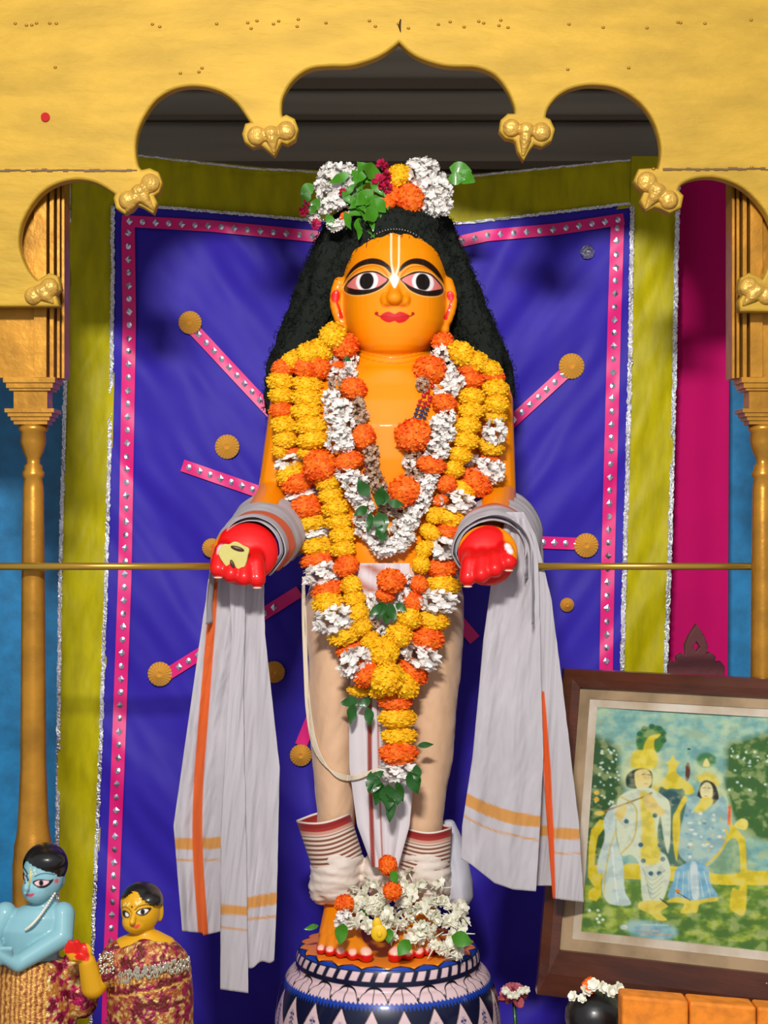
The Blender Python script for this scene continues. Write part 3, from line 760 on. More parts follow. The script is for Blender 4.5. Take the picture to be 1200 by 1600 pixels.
sR1 = strip([(810,790,820,0.0),(870,776,840,0),(900,769,842,0),(1000,755,844,0),(1080,748,846,0),(1184,738,849,0),(1290,722,844,0),(1400,718,837,0)], 2.2, 0.0035, 0.8, lambda u: float(np.interp(u,[0,.15,.45,.7,1],[1342,1352,1380,1390,1393])))
sR2 = strip([(800,790,818,0.013),(835,800,836,0),(870,810,846,0),(900,815,853,0),(940,825,862,0),(1080,838,880,0),(1200,848,894,0),(1290,855,905,0),(1410,864,912,0)], 1.2, 0.003, 2.0, lambda u: 1404+6*u, 40)
sR3 = strip([(1000,838,852,0.030),(1150,840,862,0),(1290,842,870,0),(1390,838,868,0)], 0.8, 0.002, 0.5, lambda u: 1384, 16)
def pr1(pp):
    pp.poly([(724,1236),(760,1254),(800,1268),(850,1276),(850,1294),(800,1288),(760,1275),(722,1256)], OC, smooth=False)
    pp.stroke([(720,1272),(770,1297),(845,1314)], 3, OC, k=0.8)
def pr2(pp):
    pp.poly([(852,1293),(910,1295),(912,1312),(852,1311)], OC, smooth=False); pp.stroke([(855,1333),(912,1334)], 2.5, OC, k=0.8)
    pp.stroke([(848,1082),(855,1200),(860,1319),(864,1408)], [5,11,12,8], (236,92,26))
panel('right_fall', [sR1], pr1); panel('right_edge', [sR2], pr2)
panel('right_fold', [sR3], lambda pp: pp.poly([(836,1290),(872,1290),(872,1306),(836,1306)], OC, smooth=False))
def over_arm(name, sx, fc, bc, rf, rb, a0, a1, drop):
    V = []; F = []; C_ = []; n, m = 84, 60
    for j in range(m+1):
        t = j/m; y = 0.01 - 0.250*t
        cx = bc[0]+(fc[0]-bc[0])*t; cy = bc[1]+(fc[1]-bc[1])*t; r = rb+(rf-rb)*t
        for i in range(n+1):
            k = i/n
            tt = t + 0.05*noise.noise(Vector((k*3, sx, 2.0)))
            wv = 4.0*noise.fractal(Vector((k*2.6+t*1.5, tt*11+sx*3, 1.3+sx+r*0.1)), 0.9, 2, 4) + 1.4*math.sin(tt*30+k*7+r)
            rr = r + wv - 4.0*t*t + 3.0*math.sin(k*9+sx)*t
            if k < 0.3:
                f_ = 1-k/0.3; px = cx - sx*(rr + f_*4 + 2*math.sin(t*14)*f_); py = cy + f_*drop
            else:
                a = math.radians((a1)*(k-0.3)/0.7); px = cx - sx*rr*math.cos(a); py = cy - rr*math.sin(a)*1.04
                if a > math.pi: px -= sx*(a-math.pi)*22
            V.append(P(px, py, y + 0.012*noise.fractal(Vector((k*3.0, sx*2.0, r*0.3)), 1, 2, 2)*t)); C_.append((k*100, t*100))
    for j in range(m):
        for i in range(n):
            a = j*(n+1)+i; F.append((a, a+n+1, a+n+2, a+1))
    C_ = np.array(C_); pp = Paint(C_[:,0], C_[:,1], (202,196,202))
    pp.stroke(([(34,84),(60,82),(100,74)] if sx > 0 else [(30,62),(60,55),(100,40)]) if rf > 56 else [(-90,-90),(-80,-80),(-70,-80)], 12 if sx > 0 else 8, (226,96,50), aa=1)
    o = mk(name, V, F, shm, sh, cols=pp.c); md = o.modifiers.new('s', 'SOLIDIFY'); md.thickness = 0.0008; return o
over_arm('left_drape', 1, (387,866), (430,830), 59, 63, -8, 215, 110)
over_arm('left_drape', 1, (387,866), (430,834), 55, 50, -8, 222, 40)
over_arm('right_drape', -1, (765,866), (776,834), 56, 50, -8, 212, 40)
over_arm('right_drape', -1, (768,866), (782,832), 62, 62, -8, 205, 110)
# ------------------------------------------------------------------ flowers
def petal(V, F, C, base, d, side, L, Wd, up, cup=0.25, seg=3, col=None):
    k = len(V)
    for i in range(seg+1):
        t = i/seg; wdt = Wd*math.sin(math.pi*(0.18+0.72*t))**0.8; c = base + d*(L*t) + up*(cup*L*t*t)
        V += [c - side*wdt*0.5 + up*(0.12*wdt), c.copy(), c + side*wdt*0.5 + up*(0.12*wdt)]
    for i in range(seg):
        for s_ in (0, 1): a = k+i*3+s_; F.append((a, a+1, a+4, a+3))
def rv(): return Vector((random.gauss(0,1), random.gauss(0,1), random.gauss(0,1))).normalized()
def marigold(seed, n=420):
    random.seed(seed); V = []; F = []
    q = MB(); q.ell((0,0,0), (0.90,0.90,0.90), 18); V += q.V; F += q.F
    for i in range(n):
        z = 1-2*(i+0.5)/n; r = math.sqrt(1-z*z); a = i*2.39996
        nrm = Vector((r*math.cos(a), r*math.sin(a), z)); nrm = (nrm+rv()*0.10).normalized()
        tan = nrm.cross(rv()).normalized(); d = (nrm*0.55+tan*0.8).normalized(); side = d.cross(nrm).normalized()
        petal(V, F, None, nrm*0.84, d, side, random.uniform(0.20,0.28), random.uniform(0.16,0.24), nrm, random.uniform(-0.4,0.3), 2)
    me = newmesh('marigold', V, F); return me
def tuberose(seed, n=34, star=True):
    random.seed(seed); V = []; F = []
    for i in range(n):
        z = 1-2*(i+0.5)/n; r = math.sqrt(1-z*z); a = i*2.39996
        nrm = (Vector((r*math.cos(a), r*math.sin(a), z))+rv()*0.35).normalized()
        c = nrm*random.uniform(0.5,0.85); t0 = nrm.cross(rv()).normalized(); b0 = nrm.cross(t0)
        for k in range(5):
            an = 2*math.pi*k/5+random.uniform(-.3,.3); d = (t0*math.cos(an)+b0*math.sin(an)+nrm*random.uniform(0.1,0.9)).normalized()
            petal(V, F, None, c, d, d.cross(nrm).normalized(), random.uniform(0.34,0.48), random.uniform(0.26,0.36), nrm, random.uniform(-0.2,0.35), 3)
    return newmesh('tuberose', V, F)
def fl(name, c, c2, **k): return mat(name, c, 0.65, var=0.3, vscale=1.6, col2=c2, trans=0.15, **k)
my = fl('marigold_yellow', (255,206,10), (250,182,0)); mo = fl('marigold_orange', (255,126,14), (246,92,4))
mw = fl('tuberose_white', (250,247,243), (226,220,214)); mf = fl('tuberose_faded', (206,180,156), (150,112,88))
mg = mat('leaf_green', (34,98,22), 0.4, var=0.4, vscale=60, col2=(18,62,14), coat=0.2)
mgl = mat('leaf_fresh', (76,150,24), 0.45, var=0.4, vscale=60, col2=(44,104,16), coat=0.2)
mpk = fl('rose_pink', (206,20,80), (170,10,60))
FM = {}
for key, gen, m_, nm in (('Y', marigold, my, 4), ('O', marigold, mo, 4), ('W', tuberose, mw, 4), ('F', tuberose, mf, 3)):
    FM[key] = []
    for k in range(nm):
        base = gen(100+k); base.materials.append(m_); FM[key].append(base)
FN = {'Y':'marigold_bloom', 'O':'marigold_bloom', 'W':'tuberose_cluster', 'F':'tuberose_cluster'}
random.seed(11)
bvh_src = MB()
for o in (body, dh, plf):
    k = len(bvh_src.V); c = ORG[o.name]
    bvh_src.V += [v.co + c for v in o.data.vertices]; bvh_src.F += [tuple(i+k for i in f.vertices) for f in o.data.polygons]
BV = BVHTree.FromPolygons(bvh_src.V, bvh_src.F)
def surf(px, py, dflt=-0.03):
    o = Vector((0,-D,0.9)); d = (P(px,py,0)-o).normalized(); h = BV.ray_cast(o, d)
    return min(h[0].y, 0.02) if h[0] is not None else dflt
def bloom(root, k, px, py, w_, h_, ang=0, lift=0.55, y=None, dflt=-0.03):
    if y is None:
        ys = [surf(px+a, py+b, dflt) for a, b in ((0,0),(-w_*.3,0),(w_*.3,0))]
        y = min(sum(ys)/3, ys[0]) - lift*h_*0.001*0.9 - 0.006
    s = S(y); me_ = random.choice(FM[k]); o = bpy.data.objects.new(FN[k], me_); COL.objects.link(o)
    loc = P(px, py, y); ORG[o.name] = loc; o.parent = root; o.location = loc - org(root)
    g = 1.08 if k in 'YO' else 1.02
    dep = min(w_, h_*1.25)
    o.scale = (w_/2*s*g, dep/2*s*g, h_/2*s*g*(1.1 if k in 'YO' else 1.05))
    sp = random.uniform(0, 6.28) if w_ == h_ else 0
    o.rotation_euler = (random.uniform(-.12,.12), math.radians(ang)+random.uniform(-.06,.06), random.uniform(-.1,.1))
    if abs(w_-h_) < 8: o.rotation_euler[1] = random.uniform(0, 6.28)
    return o
def leafm(L=1.0, Wd=0.5):
    V = []; F = []; n = 6
    for i in range(n+1):
        t = i/n; w_ = Wd*math.sin(math.pi*min(0.999, t**0.8))*0.5+0.004; zc = 0.12*math.sin(t*3)
        V += [Vector((-w_, -0.06*math.cos(t*9), -L*t)), Vector((0, zc-0.06, -L*t)), Vector((w_, -0.06*math.cos(t*8), -L*t))]
    for i in range(n):
        for s_ in (0,1): a = i*3+s_; F.append((a, a+3, a+4, a+1))
    m_ = newmesh('leaf', V, F); return m_
LM = [leafm(1, 0.55), leafm(1, 0.38), leafm(1, 0.7)]
LMg = []
for l_ in LM: l_.materials.append(mg); c_ = l_.copy(); c_.materials.clear(); c_.materials.append(mgl); LMg.append(c_)
def leaf(root, px, py, L, ang, y, fresh=False, kind=None, tilt=0.3, name='leaf'):
    k = random.randrange(3) if kind is None else kind
    o = bpy.data.objects.new(name, (LMg if fresh else LM)[k]); COL.objects.link(o); loc = P(px, py, y)
    ORG[o.name] = loc; o.location = loc - org(root) if root else loc; o.parent = root
    s = L*S(y); o.scale = (s, s, s); o.rotation_euler = (random.uniform(-tilt,tilt)-0.1, math.radians(ang), random.uniform(-.5,.5))
    return o
def garland(loc, label, items, leaves=(), lift=0.55, cat='garland', name='garland', string=None):
    r = thing(name, P(loc[0], loc[1], -0.12), label, cat)
    for it in items: bloom(r, *it, **({'lift': lift}))
    for l_ in leaves: leaf(r, *l_)
    if string:
        q = MB(); q.tube([P(a, b, min(surf(a, b), -0.02)-0.008) for a, b in string], 0.0018, 6); q.build('string', mat('thread', (205,190,160), 0.8), r)
    return r
G4 = [('O',552,607,42,30,10),('F',560,632,24,26),('F',563,650,24,26),('F',562,664,20,18),('O',568,682,36,34),('F',580,704,24,22),('F',581,722,24,24),('F',584,740,26,24),('F',590,757,28,24),
 ('F',603,776,30,24),('O',632,768,48,46),('F',622,797,36,26),('F',640,792,26,24),('O',672,578,50,40),('F',660,600,22,24),('O',645,680,50,50),('F',646,712,28,20),('W',640,724,26,20),('F',645,742,28,24),('F',605,796,30,24)]
g4 = garland((605,800), 'innermost thin garland of faded tuberoses, beads and round orange marigolds on the bare chest', G4,
  [(575,775,30,150,-0.135),(590,790,34,200,-0.14),(600,790,30,170,-0.14),(580,800,34,10,-0.14),(592,800,36,-12,-0.142),(600,808,34,20,-0.14),(575,792,28,60,-0.14),(606,785,26,-80,-0.14),(596,820,28,5,-0.142)], 0.3)
q = MB(); q2 = MB(); q3 = MB()
for r_ in range(7):
    for c_ in range(3):
        px = 664 - r_*2.2 + (c_-1)*7.5; py = 628 + r_*6.6 + abs(c_-1)*-2.5
        y = surf(px, py) - 0.008
        (q if r_ < 2 else q2).ell(P(px, py, y), (0.0042,0.003,0.0020), 8, Matrix.Rotation(0.5*(c_-1), 3, 'Y'))
for px, py in ((676,604),(668,612),(680,616),(672,620),(662,618)): q.ell(P(px, py, surf(px,py)-0.008), (0.004,0.003,0.0028), 8)
for px, py in ((546,634),(552,640),(548,648),(553,655),(556,662),(550,668),(541,630)): q2.ell(P(px, py, surf(px,py)-0.012), (0.0032,0.003,0.0024), 8)
for px, py in ((568,720),(572,728),(570,738),(574,748),(642,706),(652,700),(648,728)): q3.ell(P(px, py, surf(px,py)-0.012), (0.0036,0.003,0.0030), 8)
q.build('red_beads', mat('bead_red', (200,30,50), 0.3), g4); q2.build('blue_beads', mat('bead_blue', (30,60,110), 0.3), g4); q3.build('maroon_beads', mat('bead_maroon', (130,16,50), 0.3), g4)
G3 = [('O',537,540,46,36,10),('W',514,560,30,22),('W',548,566,30,24),('W',545,584,30,26),('O',525,570,32,16,5),('W',523,585,34,20),('F',526,603,30,24),('W',520,625,34,30),('W',535,638,34,34),('W',524,650,36,28),
 ('W',538,662,32,30),('W',530,676,38,30),('W',528,693,38,26),('W',544,690,24,30),('O',545,721,46,26,-10),('W',544,742,40,28),('W',556,756,40,30),('W',560,774,38,28),('W',570,792,34,26),('W',568,812,34,26),('W',574,828,36,28),('W',586,842,36,28),
 ('W',600,856,40,28),('W',617,852,40,28),('W',632,842,36,28),('W',628,824,34,26),('W',642,812,34,28),('W',652,796,32,28),('W',660,778,30,28),('W',664,760,30,30),('W',670,746,34,22),('O',673,726,46,26,12),('W',684,706,40,28),('W',680,690,36,28),
 ('W',694,678,38,28),('W',688,662,34,28),('W',700,650,30,26),('O',694,630,38,28,10),('W',697,612,38,28),('W',710,600,34,28),('W',702,586,34,28),('W',706,572,28,24),('O',692,534,34,26,-20),('W',692,550,34,32),('W',684,556,24,16)]
garland((610,860), 'white tuberose garland spaced with orange marigolds, ending in a white bunch at the navel', G3, [(538,558,14,-60,-0.12)], 0.6)
G2 = [('Y',500,548,40,34,-35),('O',476,572,40,34,0),('O',497,574,40,34),('Y',480,601,48,27,3),('Y',480,622,48,26,3),('Y',478,643,48,26,0),('Y',486,665,50,26,-3),('Y',490,687,50,26,-6),('Y',484,706,40,22,-10),('O',499,728,50,46),
 ('Y',512,753,38,28,-8),('Y',517,774,38,26,-8),('Y',524,794,40,28,-8),('Y',529,815,40,26,-5),('Y',535,837,40,27,-5),('Y',536,858,38,26,-3),('O',541,884,32,36),('Y',549,915,32,28),('Y',554,936,34,26),('Y',560,958,30,28),('Y',565,979,32,26),('Y',578,1000,30,24,-25),
 ('Y',600,1018,46,42),('O',735,575,40,26,0),('O',737,594,38,26,0),('Y',737,620,40,25,0),('Y',736,642,40,24,0),('Y',731,665,40,26,0),('Y',727,688,42,26,3),('Y',718,711,38,24,8),('Y',708,733,34,24,10),('O',698,756,28,28),('O',688,782,18,22),
 ('Y',679,806,26,26),('Y',672,832,24,30),('Y',664,858,24,28),('Y',658,882,28,26),('O',655,913,26,26),('O',646,940,30,28),('Y',640,966,38,30,20),('Y',624,992,40,34,25)]
garland((603,1035), 'middle garland of yellow marigolds with orange blooms at the shoulders, hanging inside the widest garland', G2, lift=0.75)
G1 = [('Y',520,525,44,36,-35),('Y',482,553,44,32,-30),('Y',457,563,40,26,-25),('O',443,575,38,26,-10),('Y',438,596,40,28,3),('Y',440,618,40,26,3),('O',440,641,38,24,-8),('Y',444,664,42,28,0),('Y',447,686,42,26,-6),('Y',437,704,26,22),('O',458,707,38,18,12),
 ('W',453,722,54,26,-20),('Y',456,740,50,30,-22),('O',467,754,52,32,-20),('W',473,773,58,24,-20),('O',481,792,54,34,-12),('Y',486,815,56,28,-8),('W',487,834,56,24,-12),('Y',496,854,56,26,-6),('O',500,876,60,26,-6),('W',505,897,60,34,-15),('O',513,922,50,28,-15),
 ('Y',513,943,48,30,-8),('W',522,968,62,42,-15),('Y',542,990,62,30,-25),('O',548,1011,50,24,-30),('W',556,1034,60,40,-40),('O',573,1051,48,36,-50),('Y',560,1080,34,16,5),('Y',604,1060,50,48),('Y',596,1078,40,24,-10),
 ('Y',722,553,46,32,30),('Y',746,565,38,28,25),('Y',766,576,38,24,20),('O',771,588,36,20,10),('Y',774,608,40,28,0),('Y',775,632,40,27,0),('Y',773,651,38,20,5),('W',773,676,38,40,15),('O',779,664,18,14),('Y',766,697,42,26,10),('O',765,713,34,16,22),
 ('W',752,732,52,32,22),('W',776,738,26,34),('O',741,753,54,38,30),('Y',720,765,48,26,25),('W',712,784,58,36,12),('Y',703,808,56,28,15),('O',700,831,52,26,14),('W',693,857,54,38,8),('O',690,888,50,28,3),('Y',692,915,54,28,4),('W',684,941,64,36,6),
 ('Y',676,969,52,28,14),('O',667,997,54,34,12),('W',659,1026,60,38,25),('O',645,1049,50,32,35),('Y',630,1070,52,34,30),('O',618,1096,52,28,2),('Y',621,1122,56,30,0),('Y',623,1150,54,27,0),('O',622,1177,58,33,0),('W',622,1205,62,32,0)]
g1 = garland((620,1260), 'widest garland of yellow, orange and white bands with a long tail between the legs', G1,
  [(580,1092,26,60,-0.10),(560,1094,30,80,-0.10),(552,1100,32,10,-0.10),(575,1105,30,-10,-0.10),(600,1205,26,60,-0.12),(590,1212,30,20,-0.12),(580,1205,34,5,-0.12),(596,1222,38,12,-0.12),(606,1225,40,0,-0.12),(612,1245,42,5,-0.122),(620,1220,36,-15,-0.12),
   (640,1205,38,-20,-0.12),(650,1195,28,-8,-0.12),(625,1230,30,10,-0.12),(652,1165,26,-95,-0.10,False,1),(604,1240,30,-5,-0.12)], 0.95)
G5 = [('O',611,908,44,34,0),('O',602,930,30,20,10),('W',640,905,18,18),('W',632,930,20,26),('W',580,940,16,30),('W',598,985,16,22),('F',585,975,16,20)]
garland((605,960), 'small orange marigold with tulsi leaves and white buds below the navel of the large statue', G5, [(600,940,30,20,-0.14),(608,942,32,-12,-0.14),(596,945,26,45,-0.14),(618,942,24,-50,-0.14),(604,955,22,0,-0.142)], 0.4, 'flower', 'flower_sprig')
# floral crown on the hair
cr = thing('floral_crown', P(600,350,-0.02), 'bunch of white tuberoses, green leaves and orange marigolds on top of the black hair', 'flowers')
random.seed(5)
for it in (('W',522,280,48,44),('W',537,292,44,42),('W',515,305,44,42),('W',530,312,36,34),('W',540,270,38,30),('W',502,292,26,24),('W',540,345,34,22,-40),('W',524,352,26,18),('W',490,340,24,18),('W',507,322,28,26),('W',552,284,26,26),('W',660,296,30,28),('W',648,258,30,22),('W',674,326,30,24),('W',518,268,30,24),('W',655,272,44,40),('W',672,282,44,44),('W',680,308,44,40),('W',690,322,34,32),('W',668,262,38,28),('W',693,295,32,34),
           ('O',609,302,36,42),('O',640,312,44,44),('O',604,320,26,28),('O',540,340,18,16),('Y',621,276,34,40)):
    y = -0.035 if it[1] < 640 else -0.03
    o = bloom(cr, *it[:5], ang=(it[5] if len(it) > 5 else 0), y=y-random.uniform(0,0.012))
for a in range(34):
    px = random.gauss(570, 17); py = random.uniform(262,338)
    leaf(cr, px, py, random.uniform(26,42), random.uniform(-60,60), -0.05-random.uniform(0,0.02), True)
for it in ((560,262,40,-70,2),(585,285,42,140,2),(592,272,38,100,2),(715,270,34,-60,2),(702,262,36,-80,2),(700,280,30,-95,2),(490,288,28,50,2),(500,310,30,40,0),(495,322,26,60,0),(484,300,26,30,0),(510,335,26,-30,0),(560,340,40,10,1),(575,345,34,-25,1),(590,340,30,30,1),(600,335,24,10,1)):
    leaf(cr, it[0], it[1], it[2], it[3], -0.055, True, it[4])
for px, py, r in ((597,258,9),(592,286,13),(604,292,9),(475,330,8),(493,350,8),(478,318,6),(535,300,6),(604,275,9)):
    q = MB()
    V = []; F = []
    for k in range(26): n_ = rv(); d = (n_+rv()*0.7).normalized(); petal(V, F, None, n_*0.3, d, d.cross(n_).normalized(), 0.8, 0.7, n_, 0.1, 3)
    c = P(px, py, -0.06); s = r*S(-0.06); q.add([v*s + c for v in V], F); q.build('rose', mpk, cr)
# ------------------------------------------------------------------ sacred thread
q = MB()
for k in range(5):
    o_ = (k-2)*1.3
    pts = catrom([(474+o_*0.4,900),(475+o_,960),(478+o_,1050),(482+o_*1.3,1110),(492+o_*1.4,1165),(512+o_*1.2,1200+o_),(535,1214+o_*1.5),(560,1214+o_),(585,1204+o_*0.7),(602,1200)], 5)
    q.tube([P(a, b, min(surf(a, b, -0.02), 0.0)-0.006) for a, b in pts], 0.0011, 5)
meta(q.build('sacred_thread', mat('thread_cream', (222,208,184), 0.8)), 'bundle of cream cotton threads looping from the left hip to the garland tail', 'thread')
# sandal paste in the palm
q = MB(); pst = [(343,862),(350,852),(358,852),(366,848),(372,849),(380,854),(388,858),(386,868),(384,878),(379,888),(372,890),(368,882),(362,875),(356,884),(350,878),(345,870)]
me = flat_curve([[tuple(v) for v in catrom(pst, 3, True)]], -0.297, 0.004, 0.0015)
t = thing('sandal_paste', P(365,885,-0.297), 'patch of pale yellow sandalwood paste with brown seeds on the left red palm', 'paste')
link_mesh('paste', me, mat('paste', (196,184,104), 0.7, bump=0.5, bscale=120), t)
q = MB(); q.ell(P(371,857,-0.302), (0.010,0.002,0.003), 12, Matrix.Rotation(0.3, 3, 'Y')); q.ell(P(363,882,-0.302), (0.0028,0.002,0.007), 12, Matrix.Rotation(-0.3, 3, 'Y'))
q.build('seeds', mat('seed_brown', (70,30,16), 0.4), t)
# ------------------------------------------------------------------ lotus pedestal
pc = Vector((P(606,0,-0.03).x, -0.03, 0))
prof = [(0.0,PT),(0.08,PT),(0.128,PT-0.001),(0.136,PT-0.004),(0.140,PT-0.012),(0.142,PT-0.022),(0.142,PT-0.032),(0.144,PT-0.036),(0.152,PT-0.040),(0.160,PT-0.052),(0.167,PT-0.070),(0.172,PT-0.095),(0.174,PT-0.125),(0.168,PT-0.16),(0.150,PT-0.19),(0.140,PT-0.21),(0.15,0.012),(0.155,0.0)]
pr = catrom([(r, z) for r, z in prof], 12); n = 800; V = []; F = []; A = []; Hh = []; s_ = 0
for i, (r, z) in enumerate(pr):
    if i: s_ += math.hypot(pr[i][0]-pr[i-1][0], pr[i][1]-pr[i-1][1])
    for k in range(n):
        a = 2*math.pi*k/n - math.pi/2; V.append((pc.x+r*math.cos(a), pc.y+r*math.sin(a), z)); A.append(k/n); Hh.append(s_)
for i in range(len(pr)-1):
    for k in range(n): F.append((i*n+k, (i+1)*n+k, (i+1)*n+(k+1)%n, i*n+(k+1)%n))
A = np.array(A); Hh = np.array(Hh)*1000; rr_ = np.hypot(np.array(V)[:,0]-pc.x, np.array(V)[:,1]-pc.y)
NP = 22; ph = (A*NP) % 1; ph2 = np.abs(ph-0.5)*2      # 1 at petal joints, 0 at petal middle
cols = np.tile(np.array(lin((252,146,30))), (len(V),1))
def put(mask, c, soft=None):
    m_ = np.clip(mask, 0, 1)[:,None]; cols[:] = cols*(1-m_) + np.array(lin(c))*m_
H0 = 136.0
sm = lambda x, w_=1.0: np.clip(x/w_+0.5, 0, 1)
navy = (14,20,52); blu = (20,62,165); pnk = (226,196,200)
edge = H0-9 + 10*ph2                                   # saw edge of the orange top
put(sm(Hh-edge), (12,14,22)); 
put(sm(Hh-edge-3)*sm(H0+5-Hh), blu)
put(sm(Hh-(H0+4))*sm(H0+20-Hh), navy)
fr_ = (ph*2) % 1
tw = 0.5+0.35*np.sin(0)                                # slanted pale dashes
put(sm(0.30-np.abs(fr_-0.5+0.02*(Hh-H0-12)), 0.08)*sm(Hh-(H0+6))*sm(H0+19-Hh), pnk)
put(sm(Hh-(H0+20))*sm(H0+27-Hh), navy)
put(sm(Hh-(H0+27)), pnk)
c5 = np.abs(ph-0.5)*2                                  # 0 on the petal's midline, 1 at its sides
lobe = H0+28 + 27*c5**3
put(sm(1.9-np.abs(Hh-lobe), 1)*(c5 < 0.97), (10,12,20))
put(sm(0.035-c5, 0.03)*(Hh > H0+27), (10,12,20)); put(sm(c5-0.955, 0.03)*(Hh > H0+46), (10,12,20))
put(sm(Hh-(H0+54+1.5*np.sin(A*NP*40))), blu); put(sm(Hh-(H0+62+3*np.sin(A*NP*47))), navy)
tri = H0+60 + 48*c5
put(sm(Hh-tri, 2)*(Hh > H0+57), (10,12,20)); put(sm(Hh-tri-4, 2)*(Hh > H0+57), pnk)
put(sm(0.10-np.abs(c5-0.12*np.sin(Hh*0.9)-0.05), 0.08)*sm(Hh-(H0+84)), (30,50,120))
put(sm(Hh-(H0+150)), navy)
m_ = rr_ < 0.127; cols[m_] = np.array(lin((252,146,30)))
ped = thing('lotus_pedestal', (pc.x, pc.y, 0), 'round pedestal painted with navy, pink and orange lotus petals under the large statue', 'pedestal')
mk('base', V, F, mat('enamel', attr=True, rough=0.35, coat=0.3, spec=0.3), ped, cols=cols)
# loose blossoms over the feet
def floret(seed):
    random.seed(seed); V = []; F = []
    for lay, (n_, op) in enumerate(((6,0.5),(5,1.2))):
        for k in range(n_):
            a = 2*math.pi*k/n_ + lay*0.4; d = Vector((math.cos(a), math.sin(a), op)).normalized()
            petal(V, F, None, Vector((0,0,0)), d, Vector((-math.sin(a), math.cos(a), 0)), 0.9, 0.72, Vector((0,0,1)), -0.25, 3)
    q = MB(); q.tube([(0,0,0.05),(0.05,0,-0.7),(0.12,0,-1.5)], [0.12,0.09,0.06], 6); V2 = V+q.V; F2 = F + [tuple(i+len(V) for i in f) for f in q.F]
    return newmesh('blossom', V2, F2)
mcream = fl('blossom_cream', (252,250,240), (232,230,200))
BL = [floret(k) for k in range(4)]
for b_ in BL: b_.materials.append(mcream)
random.seed(21); cnt = 0
HEAP = BVHTree.FromPolygons([v.co + ORG['ankle_wrap'] for v in bpy.data.objects['ankle_wrap'].data.vertices], [tuple(f.vertices) for f in bpy.data.objects['ankle_wrap'].data.polygons])
ell_pts = []
for i in range(200):
    t = random.random()
    px = 540+ t*190 + random.gauss(0,8); top = float(np.interp(px, [530,560,600,640,690,730,750],[1405,1375,1362,1355,1372,1415,1450])); bt = float(np.interp(px, [530,560,600,660,700,740],[1440,1430,1448,1462,1478,1490]))
    f_ = random.random()**0.8; py = top+6+(bt+8-top)*f_; y = -0.045 - 0.082*f_ - random.uniform(0,0.014)
    o = bpy.data.objects.new('tuberose_blossom', BL[i % 4]); COL.objects.link(o); o.location = P(px, py, y); s = random.uniform(0.009,0.0125); o.scale = (s,s,s)
    o.rotation_euler = (random.uniform(0.4,2.2), random.uniform(-0.9,0.9), random.uniform(0,6.3))
    zn = ('upper left slope of the heap, below the left ankle cuff' if px < 590 else 'upper middle of the heap, between the ankle cuffs' if px < 655 else 'upper right slope of the heap, below the right ankle cuff') if f_ < 0.45 else ('lower left edge of the heap, on the left toes' if px < 590 else 'lower middle of the heap, over the big toes' if px < 655 else 'lower right of the heap, on the right foot' if px < 715 else 'right tip of the heap, spilling over the pedestal rim')
    meta(o, 'loose cream tuberose blossom, ' + zn, 'flower', 'loose blossoms heaped over the feet, ' + zn)
def single(k, px, py, w_, h_, y, label, group=None):
    random.seed(int(px*7+py)); me_ = random.choice(FM[k]); s = S(y)
    o = bpy.data.objects.new('marigold' if k in 'YO' else 'tuberose', me_); COL.objects.link(o); o.location = P(px, py, y)
    o.scale = (w_/2*s, w_/2*s, h_/2*s); o.rotation_euler = (random.uniform(-.5,.5), random.uniform(0,6), random.uniform(-.5,.5))
    meta(o, label, 'flower', group); return o
single('O',606,1352,34,30,-0.10,'orange marigold at the top of the blossom heap, between the ankle cuffs')
single('O',613,1392,30,32,-0.125,'orange marigold in the middle of the blossom heap over the feet')
single('O',538,1412,30,32,-0.10,'orange marigold on the left foot, left of the blossom heap')
single('W',536,1437,28,32,-0.13,'white tuberose lying on the toes of the left foot')
def loose(px, py, L, ang, y, label, k=2, fresh=True):
    o = leaf(None, px, py, L, ang, y, fresh, k, 0.1, 'loose_leaf'); meta(o, label, 'leaf')
random.seed(2)
loose(536,1442,34,10,-0.155,'round green leaf over the toes of the left foot')
loose(612,1360,22,-30,-0.125,'small green leaf just under the topmost orange marigold of the heap')
loose(607,1450,24,0,-0.16,'green leaf beside the yellow petal in front of the big toes')
loose(640,1468,32,35,-0.175,'round green leaf on the pedestal rim, near its middle')
loose(705,1462,36,-70,-0.15,'dark green leaf at the right end of the pedestal rim')
loose(560,1418,36,-40,-0.10,'dark green leaf half under the heap, right of the left foot marigold',1,False)
loose(498,1446,24,75,-0.09,'narrow green leaf at the left end of the pedestal rim',1)
q = MB(); q.ell(P(592,1458,-0.165), (0.012,0.004,0.013)); q.ell(P(589,1444,-0.160), (0.007,0.004,0.010)); q.ell(P(593,1460,-0.169),(0.004,0.002,0.0045))
meta(q.build('yellow_petal', mat('yellow_petal', (236,190,20), 0.5)), 'yellow flower petal in front of the big toes', 'petal')
# ------------------------------------------------------------------ small figurines
def figure_paint(me, base, fn, cx, cy, y0):
    co = coords(me); x = co[:,0]/S(y0)+600; yy = 800-(co[:,2]-0.9)/S(y0); p = Paint(x, yy, base); fn(p, co); setcol(me, p.c)
def refine_mesh(me, cond, times=1):
    bm = bmesh.new(); bm.from_mesh(me)
    for _ in range(times):
        es = [e for e in bm.edges if cond(e.verts[0].co) and cond(e.verts[1].co)]
        bmesh.ops.subdivide_edges(bm, edges=es, cuts=1, use_grid_fill=True)
    bm.to_mesh(me); bm.free(); me.polygons.foreach_set('use_smooth', [True]*len(me.polygons))
def nearpx(px, py, r, y0, yf_): 
    c = P(px, py, y0); R = r*S(y0); return lambda v: (v.x-c.x)**2+(v.z-c.z)**2 < R*R and v.y < yf_
